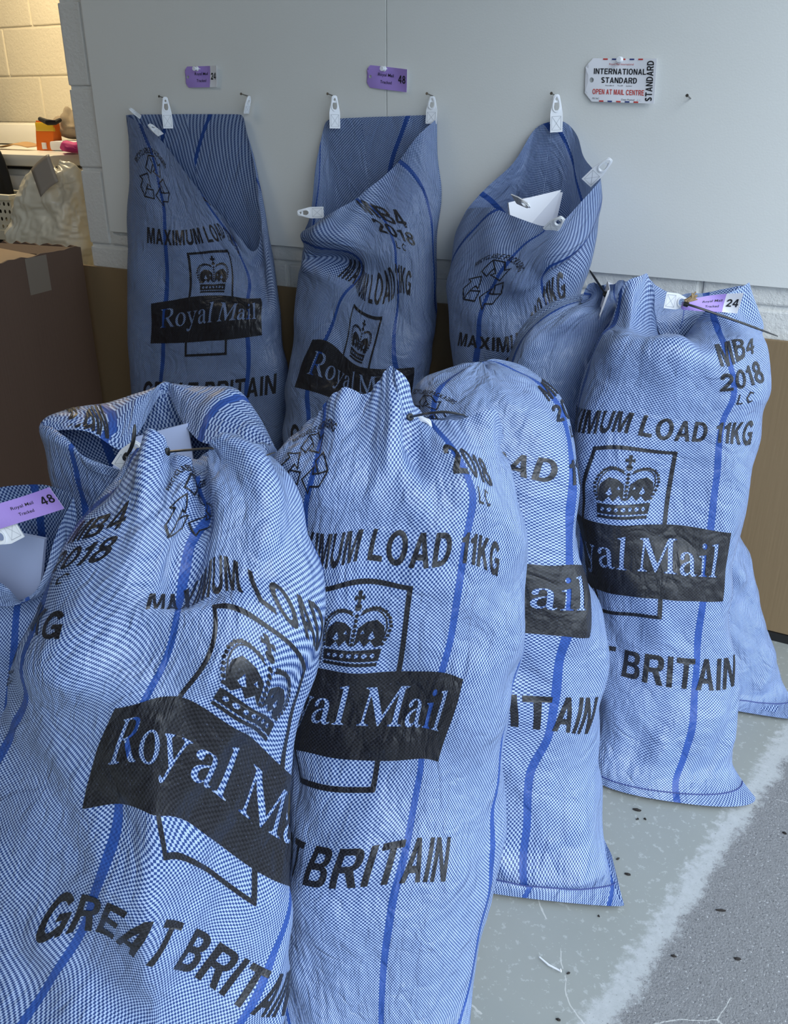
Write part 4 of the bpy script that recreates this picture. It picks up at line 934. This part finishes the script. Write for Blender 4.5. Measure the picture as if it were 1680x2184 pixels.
rows = [er((40, 2465), (560, 2465), .66, .008, .008), er((0, 2380), (575, 2370), .70, .05, .08), er((-40, 2270), (585, 2230), .76, .12, .05), er((-60, 2150), (606, 2110), .80, .13, .045), er((-60, 1950), (622, 1960), .83, .145, .045, apex=.66, tri=.5), er((-40, 1750), (608, 1780), .85, .155, .045, apex=.64, tri=.85),
        er((-15, 1560), (630, 1600), .86, .155, .045, apex=.63, tri=.85), er((10, 1420), (668, 1420), .87, .15, .045, apex=.60, tri=.55), er((52, 1330), (681, 1290), .88, .14, .045), er((116, 1240), (668, 1200), .89, .115, .05), er((182, 1130), (634, 1110), .905, .09, .06), er((236, 1040), (594, 1015), .925, .065, .06),
        rim([(0, 260, 985, .96), (.07, 288, 948, .95), (.13, 325, 930, .945), (.18, 346, 935, .935), (.23, 362, 985, .925), (.28, 392, 975, .92), (.33, 425, 990, .915), (.40, 442, 945, .925), (.45, 470, 948, .93), (.5, 548, 968, .97), (.6, 520, 955, 1.01), (.75, 400, 958, 1.03), (.9, 300, 950, 1.01)])]
sack('F1', 'largest blue mail sack in the front left corner, print tilted downhill', rows,
     [(-.175, .062, 245, 1515), (-.175, -.062, 172, 1728), (-.048, .062, 405, 1492), (-.048, -.062, 352, 1726), (-.068, .192, 468, 1296), (.068, .192, 640, 1432), (.068, .062, 612, 1640), (-.068, -.1, 352, 1838), (.068, -.1, 545, 1938), (-.195, -.232, 66, 2020), (.01, -.232, 365, 2062), (.17, -.232, 560, 2170), (-.195, .213, 310, 1285), (.09, .213, 650, 1368), (-.02, .213, 500, 1240), (-.08, .213, 420, 1245),
      (-.135, .213, 385, 1290), (-.135, .12, 340, 1440), (-.135, -.10, 248, 1790), (-.135, -.20, 205, 1930), (-.135, -.30, 110, 2080), (-.347, .25, 92, 1240), (-.347, .16, 50, 1370), (-.27, .213, 130, 1385), (-.39, .213, 28, 1420), (-.155, .368, 420, 1050), (-.135, .30, 398, 1170), (-.32, .345, 180, 1195), (-.32, .40, 205, 1140)], seed=83, group=SG, k=3, exmax=.2, lam=2e-3, backcopy=True, drop=lambda a, b: .08 < a < .3 and b > .27,
     creases=[(290, 1275, 600, 1250, .02, .035), (320, 1225, 560, 1215, -.02, .03), (412, 985, 400, 1190, -.035, .022), (330, 940, 300, 1150, .015, .02), (470, 950, 560, 1150, .02, .03)])

# ------------------------------------------------------------------ hook tabs, ties, tags, nails, letters, litter
def solid2d(V, F, th):
    """flat filled outline -> closed plate (verts x, y, z)"""
    n = len(V); V3 = [(p[0], p[1], th/2) for p in V]+[(p[0], p[1], -th/2) for p in V]; E_ = {}
    for f in F:
        for a, b in zip(f, f[1:]+f[:1]): E_[(a, b)] = 1
    Fs = [list(f) for f in F]+[[n+i for i in reversed(f)] for f in F]
    Fs += [[b, a, n+a, n+b] for (a, b) in E_ if (b, a) not in E_]
    return V3, Fs
TABW = .0275
tabV, tabF = fill_polys([[(-.0065, 0), (-.0035, -.003), (.0035, -.003), (.0065, 0), (.0125, .035), (.0135, .042), (.0135, .085), (-.0135, .085), (-.0135, .042), (-.0125, .035)], ell(0, .008, .0028, .0035, 12), [(-.0045, .016), (.0045, .016), (.0062, .029), (.004, .034), (-.004, .034), (-.0062, .029)]])
tabP = solid2d(tabV, tabF, .0022)
loopV, loopF = stroke([(.0085*math.sin(t)*(.55+.45*min(1, (1-math.cos(t))/1.6)), .019-.0185*math.cos(t)) for t in [2*math.pi*k/24 for k in range(24)]], .0032)
loopP = solid2d(loopV, loopF, .0045)
st1, st1f = stroke([(-.010, .048), (.010, .048), (.010, .080), (-.010, .080)], .0008)
st2, st2f = stroke([(-.010, .048), (.010, .080)], .0008, False); st3, st3f = stroke([(.010, .048), (-.010, .080)], .0008, False)
stitch_grey = plain('stitch_thread', (.45, .47, .52), .7)
def tab(key, tip, base, roll=0.0, wscale=1.0):
    tip, base = np.asarray(tip, float), np.asarray(base, float); L = np.linalg.norm(base-tip); ey = (base-tip)/L
    tc = CAM-tip; tc /= np.linalg.norm(tc); ez = tc-ey*(tc @ ey); ez /= np.linalg.norm(ez); ex = np.cross(ey, ez)
    c, s_ = math.cos(roll), math.sin(roll); ex, ez = ex*c+ez*s_, ez*c-ex*s_
    k = L/.085
    f = lambda V, dz=0: [tip+ex*v[0]*wscale+ey*v[1]*k+ez*((v[2] if len(v) > 2 else 0)+dz) for v in V]
    par = SACKS[key]['root'] if key else None
    mb = MB(); mb.add(f(tabP[0]), tabP[1], M['white']); mb.add(f(loopP[0], .001), loopP[1], M['white'])
    for v, fc in ((st1, st1f), (st2, st2f), (st3, st3f)): mb.add(f(v, .0016), fc, stitch_grey)
    return mb.build('hook_tab', par)
tab('H1', pw(352, 209, .022), pw(359, 274, .026)); tab('H1', pw(531, 206, .022), pw(525, 242, .024), 1.1); tab('H1', pw(276, 232, .05), pw(300, 250, .03), 1.25); tab('H1', pw(318, 266, .085), pw(343, 288, .075), 1.0)
tab('H2', pw(713, 206, .024), pw(714, 274, .026), .2); tab('H2', pw(922, 207, .024), pw(919, 264, .028), -.3); tab('H2', pw(636, 454, .16), pw(690, 453, .14))
tab('H3', pw(1187, 204, .024), pw(1186, 282, .028)); tab('H3', pw(1301, 341, .15), pw(1250, 390, .14), .25); tab('H3', pw(1128, 438, .27), pw(1096, 424, .24), 1.1); tab('H3', pw(1199, 465, .28), pw(1168, 494, .262), .3)
tab('R', pv(1466, 646, 1.525), pv(1418, 640, 1.53)); tab('L', pv(-14, 1152, .95), pv(40, 1124, .955)); tab('B', pv(294, 946, 1.045), pv(258, 1000, 1.05)); tab('F2', pv(918, 905, 1.05), pv(866, 906, 1.062), .5)
for i, (x, y, l) in enumerate(((357, 211, 'steel nail holding the hook tab of the leftmost hanging sack, nearest the block column'), (531, 206, 'steel nail at the right corner of the leftmost hanging sack'), (714, 206, 'steel nail at the left corner of the middle hanging sack'), (924, 206, 'steel nail at the right corner of the middle hanging sack'), (1187, 206, 'steel nail above the hanging sack with letters in it'), (1473, 211, 'bare steel nail below the right end of the international label'))):
    p = pw(x, y, 0.0); mb = MB(); mb.tube([p+np.array([0, .01, -.001]), p+np.array([-.002, -.030, .006])], .0014, M['metal'], 8); mb.lathe(p+np.array([-.002, -.030, .006]), (-.06, -1, .2), [(.0032, 0), (.0032, .0012)], M['metal'], 12)
    tag(mb.build('nail', None, True), l, 'nail', 'nails in the white board')
# luggage-label style tags
def card(name, TL, TR, BR, BL, label, cat, purple=True, white_from=None, texts=(), curl=0.0, group='purple tracked tags', parent=None):
    TL, TR, BR, BL = [np.asarray(p, float) for p in (TL, TR, BR, BL)]
    nrm = np.cross(TR-TL, TL-BL); nrm /= np.linalg.norm(nrm)
    W_ = np.linalg.norm(TR-TL); H_ = np.linalg.norm(TL-BL)
    def at(p, dz): # p in 0..1, 0..1
        x, y = p[0], p[1]; return BL*(1-x)*(1-y)+BR*x*(1-y)+TL*(1-x)*y+TR*x*y+nrm*(dz+curl*4*x*(x-1)+curl*.9*math.sin(5*x+2*y)*(x > 0))
    r = H_/W_; out = [(0, .2), (0, .8), (.2*r, 1), (1, 1), (1, 0), (.2*r, 0)]; hole = ell(.075*1.3, .5, .032, .032/r, 14)
    parts = [fill_polys([out, hole])]
    bm = bmesh.new()
    for v, f in parts:
        vs = [bm.verts.new((p[0], p[1], 0)) for p in v]
        for q in f: bm.faces.new([vs[i] for i in q])
    cuts = [k/20 for k in range(1, 20)]+([white_from] if white_from else [])
    def slice_(b_):
        for k in cuts: bmesh.ops.bisect_plane(b_, geom=list(b_.verts)+list(b_.edges)+list(b_.faces), dist=1e-6, plane_co=(k, 0, 0), plane_no=(1, 0, 0))
        for k in range(1, 8): bmesh.ops.bisect_plane(b_, geom=list(b_.verts)+list(b_.edges)+list(b_.faces), dist=1e-6, plane_co=(0, k/8, 0), plane_no=(0, 1, 0))
        bmesh.ops.triangulate(b_, faces=list(b_.faces))
    slice_(bm)
    bm.verts.index_update(); V = [tuple(v.co) for v in bm.verts]; F = [[v.index for v in f.verts] for f in bm.faces]
    wf = [sum(V[i][0] for i in f)/len(f) > (white_from or 9) for f in F]; bm.free()
    mb = MB(); front = [at(v, .0004) for v in V]; back = [at(v, -.0004) for v in V]
    base = M['purple'] if purple else M['paper']
    mb.add(front, [f for f, q in zip(F, wf) if not q], base)
    if white_from: mb.add(front, [f for f, q in zip(F, wf) if q], M['paper'])
    mb.add(back, [f[::-1] for f in F], M['paper'])
    E_ = {(a, b) for f in F for a, b in zip(f, f[1:]+f[:1])}; n = len(V)
    mb.add(front+back, [[b, a, n+a, n+b] for a, b in E_ if (b, a) not in E_], M['paper'])
    for txt, x0, x1, y0, cap, mat, bold, vert in texts:
        if txt == 'BAR': pieces = [(np.array([(0, 0), (1, 0), (1, 1), (0, 1)], float), [[0, 1, 2, 3]])]
        elif bold >= .02: pieces = [(np.array(a_), b_) for a_, b_ in sans(txt, 0, 1, 0, 1)]
        else: pieces = [text_poly(txt, 0, 1, 0, 1, min(bold, .006))]
        for v, f in pieces:
          if vert: P = [(x0+(x1-x0)*(1-q[1]), y0+cap*q[0]) for q in v]
          else: P = [(x0+(x1-x0)*q[0], y0+cap*q[1]) for q in v]
          bt = bmesh.new(); vs = [bt.verts.new((p[0], p[1], 0)) for p in P]
          for q in f:
            try: bt.faces.new([vs[i] for i in q])
            except ValueError: pass
          slice_(bt)
          mb.frombm(bt, M[mat], lambda p: at(p, .0012))
    return mb, tag(mb.build(name, parent), label, cat, group)
def rects(mb_at, lst): pass
RM = lambda x0, x1: [('Royal Mail', x0, x1, .58, .14, 'tagink', .015, False), ('Tracked', x0+.06, x1-.04, .26, .14, 'tagink', .015, False)]
card('mail_tag', pw(394, 142, .004), pw(463, 140, .012), pw(461, 186, .014), pw(397, 187, .003), 'purple tag with a white 24 end pinned above the leftmost hanging sack', 'tag', True, .76, RM(.30, .68)+[('24', .79, .97, .36, .32, 'tagink', .03, False)], curl=.003)
card('mail_tag', pw(783, 138, .004), pw(869, 148, .010), pw(866, 197, .012), pw(782, 186, .003), 'all purple 48 tag pinned on the board seam above the middle hanging sack', 'tag', True, None, RM(.28, .65)+[('48', .77, .96, .36, .34, 'tagink', .03, False)], curl=.003)
card('mail_tag', pv(1456, 640, 1.515), pv(1585, 624, 1.50), pv(1573, 670, 1.50), pv(1450, 660, 1.515), 'purple and white 24 tag tied to the tall right-hand sack', 'tag', True, .74, RM(.36, .70)+[('24', .78, .97, .30, .40, 'tagink', .03, False)], curl=.006)
card('mail_tag', pv(-43, 1086, .955), pv(107, 1039, .965), pv(135, 1085, .955), pv(-15, 1133, .945), 'all purple 48 tag tied to the sack at the left picture edge', 'tag', True, None, RM(.36, .66)+[('48', .76, .96, .38, .36, 'tagink', .03, False)], curl=.004)
IT = [('INTERNATIONAL', .13, .86, .64, .13, 'tagink', .025, False), ('STANDARD', .24, .74, .44, .13, 'tagink', .025, False), ('OPEN AT MAIL CENTRE', .12, .85, .175, .12, 'red', .025, False), ('STANDARD', .87, .965, .05, .90, 'tagink', .02, True),
      ('Royal Mail International', .34, .68, .85, .045, 'red', 0.0, False), ('Standard     Tariff     Letter', .30, .68, .37, .03, 'tagink', 0.0, False), ('PS136C', .12, .22, .06, .035, 'tagink', 0.0, False), ('Date Posted  _/_/_', .54, .82, .05, .04, 'tagink', 0.0, False)]
TLi, TRi, BRi, BLi = pw(1249, 124, .004), pw(1401, 125, .012), pw(1394, 221, .016), pw(1246, 216, .006)
DASH = [('BAR', .25+k*.123, .315+k*.123, .965, .033, 'red' if k % 2 == 0 else 'navy', 0, False) for k in range(5)]+[('BAR', .22+k*.123, .285+k*.123, .002, .033, 'red' if k % 2 == 0 else 'navy', 0, False) for k in range(5)]
card('mail_label', TLi, TRi, BRi, BLi, 'large white international standard label pinned right of the hanging sacks', 'label', False, None, IT+DASH, curl=.002, group='wall labels')
for x, y, l in ((428, 147, 'white push pin in the purple 24 wall tag'), (826, 147, 'white push pin in the purple 48 wall tag'), (1327, 128, 'white push pin in the international label')):
    p = pw(x, y, .0); mb = MB(); mb.lathe(p, (0, -1, 0), [(.0012, 0), (.0012, .014), (.0055, .014), (.0062, .016), (.004, .018), (.004, .024), (.0058, .027), (.005, .029)], M['white'], 16)
    tag(mb.build('push_pin', None, True), l, 'push pin', 'push pins in the board')
mb, o = card('mail_tag', pv(1302, 602, 1.665), pv(1304, 604, 1.71), pv(1278, 692, 1.70), pv(1272, 690, 1.655), 'tag seen nearly edge-on, tied to the small sack in front of the wall', 'tag', False, None, (), curl=.004)
def tie(pts, label, rad=.0030):
    P = [np.asarray(p, float) for p in pts]; out = []
    for i in range(len(P)-1):
        p0, p1, p2, p3 = P[max(i-1, 0)], P[i], P[i+1], P[min(i+2, len(P)-1)]
        for k in range(8):
            t = k/8; out.append(.5*(2*p1+(p2-p0)*t+(2*p0-5*p1+4*p2-p3)*t*t+(3*p1-p0-3*p2+p3)*t**3))
    out.append(P[-1]); n = len(out)
    e = empty('cable_tie', out[0], label, 'cable tie', 'black cable ties')
    mb = MB(); mb.tube(out, [rad*(1 if i < n*.75 else max(.25, 1-(i-n*.75)/(n*.25)*.75)) for i in range(n)], M['black'], 8, flat=.55); mb.build('strap', e, True)
    mb = MB(); d = out[1]-out[0]; d /= np.linalg.norm(d)
    mb.tube([out[0]-d*.004, out[0]-d*.003, out[0]+d*.004, out[0]+d*.005], [.003, .0048, .0048, .003], M['black'], 8); mb.build('locking_head', e, True)
tie([pv(1462, 648, 1.495), pv(1500, 660, 1.485), pv(1580, 688, 1.48), pv(1658, 717, 1.48)], 'black cable tie with a long tail crossing the 24 tag on the right-hand sack', .0036)
tie([pv(1291, 628, 1.675), pv(1278, 608, 1.665), pv(1257, 576, 1.66)], 'black cable tie sticking up from the small sack against the board')
tie([pv(872, 890, 1.045), pv(912, 882, 1.02), pv(952, 879, 1.02), pv(992, 886, 1.03)], 'black cable tie round the neck of the front centre sack')
tie([pv(270, 975, 1.02), pv(283, 945, 1.01), pv(288, 905, 1.02)], 'black cable tie standing up by the white tab of the flopped-open sack')
tie([pv(352, 964, .925), pv(400, 960, .92), pv(470, 957, .925), pv(530, 978, .93), pv(587, 965, .94)], 'black cable tie round the neck of the largest front left sack', .0024)
mb = MB(); rng = random.Random(3); b0 = pv(1464, 642, 1.49)
for k in range(12):
    q = b0+np.array([rng.uniform(-.004, .004), rng.uniform(-.004, .004), 0]); e1 = pv(1482+rng.uniform(-9, 7), 627+rng.uniform(-6, 12), 1.488)
    mb.tube([q, (q+e1)/2+np.array([rng.uniform(-.004, .004), 0, rng.uniform(-.003, .004)]), e1], [.0022, .0018, .0010], M['twine'], 6)
tag(mb.build('twine_knot', None, True), 'frayed brown twine knot beside the 24 tag on the right-hand sack', 'twine')
# post inside the open sacks
def plate(name, pts, th, mat, label, cat, group=None):
    mb = MB(); slab(mb, pts, th, mat); o = mb.build(name, None); tag(o, label, cat, group); return o
plate('envelope', [pw(1084, 432, .19), pw(1196, 405, .10), pw(1162, 520, .12), pw(1095, 520, .20)], .006, M['paper'], 'front white letter sticking out of the hanging sack nearest the international label', 'envelope', 'letters in the hanging sack')
plate('envelope', [pw(1114, 424, .145), pw(1200, 410, .06), pw(1176, 520, .075), pw(1120, 520, .14)], .006, M['paper'], 'rear white letter behind the front letter in the hanging sack', 'envelope', 'letters in the hanging sack')
plate('mailing_envelope', [pv(276, 935, 1.175), pv(400, 903, 1.18), pv(425, 1070, 1.165), pv(195, 1070, 1.16)], .006, M['bluepaper'], 'large pale mailer inside the flopped-open sack', 'envelope')
plate('mailing_envelope', [pv(-60, 1120, 1.06), pv(95, 1150, 1.04), pv(70, 1420, 1.03), pv(-60, 1420, 1.05)], .006, M['bluepaper'], 'pale mailer inside the sack at the left picture edge', 'envelope')
# hems of the standing sacks
for key, r in (('C', .028), ('R', .022), ('RR', .05), ('F2', .02)):
    Z = SACKS[key]['Z']; nv, nu = Z.shape[:2]; i = max(2, int(nv*r)); row = Z[i, 0:nu//2]; nn = grid_normals(Z)[i, 0:nu//2]
    mb = MB(); mb.tube(list((row+nn*.0008)[::2]), .0011, M['navy'], 6); mb.build('hem_stitching', SACKS[key]['root'], True)
# litter on the floor
def flake(x, y, lx, ang, label, mat='leaf', thin=.35, seed=1):
    p = pz(x, y, 0.0); r = random.Random(seed); n = 9; V = []
    for k in range(n):
        a = 2*math.pi*k/n; rr = r.uniform(.75, 1.15); u, v = math.cos(a)*lx*rr, math.sin(a)*lx*thin*rr
        V.append((p[0]+u*math.cos(ang)-v*math.sin(ang), p[1]+u*math.sin(ang)+v*math.cos(ang), .0008+r.uniform(0, .0025)))
    mb = MB(); mb.add(V+[(p[0], p[1], .005)]+[(q[0], q[1], .0004) for q in V], [[k, (k+1) % n, n] for k in range(n)]+[[n+1+k, n+1+(k+1) % n, (k+1) % n, k] for k in range(n)]+[list(range(n+1, 2*n+1))[::-1]], M[mat])
    tag(mb.build('debris_flake', None, True), label, 'debris', 'dark flakes on the floor')
for k, a in enumerate(((1357, 1728, .0075, .2, 'longest dark flake on the floor below the right-hand sack'), (1359, 1748, .003, .6, 'tiny dark crumb just under the longest flake on the painted floor'), (1375, 1748, .003, 0., 'tiny dark crumb right of the other crumb under the longest flake'),
    (1338, 1866, .005, .1, 'dark flake on the painted floor right of the plump sack bottom corner'), (1317, 1833, .0035, .9, 'dark flake beside the right edge of the plump sack near its hem'), (1276, 1955, .0025, 0, 'small dark speck on the floor just below the plump sack hem'),
    (1537, 1943, .009, .35, 'thin dark curled flake on the rough concrete'), (1572, 2046, .006, .3, 'thick dark flake on the rough concrete near the lower right'), (1436, 2040, .0045, .2, 'dark flake on the concrete near the worn paint edge'), (1672, 1778, .004, 0, 'dark flake on the concrete at the right picture edge'),
    (1212, 2077, .003, .8, 'small dark flake just past the end of the white plastic strip'), (1190, 2176, .004, 0, 'dark flake on the floor at the bottom picture edge'))):
    flake(*a, thin=.22 if k in (6,) else .4, seed=k+2)
mb = MB(); mb.tube([pz(1150, 2041, .003), pz(1170, 2058, .003), pz(1197, 2072, .003), pz(1195, 2066, .008)], [.0012, .0016, .0014, .0008], M['white'], 6)
tag(mb.build('plastic_offcut', None, True), 'curled white plastic strip lying on the painted floor', 'plastic strip')
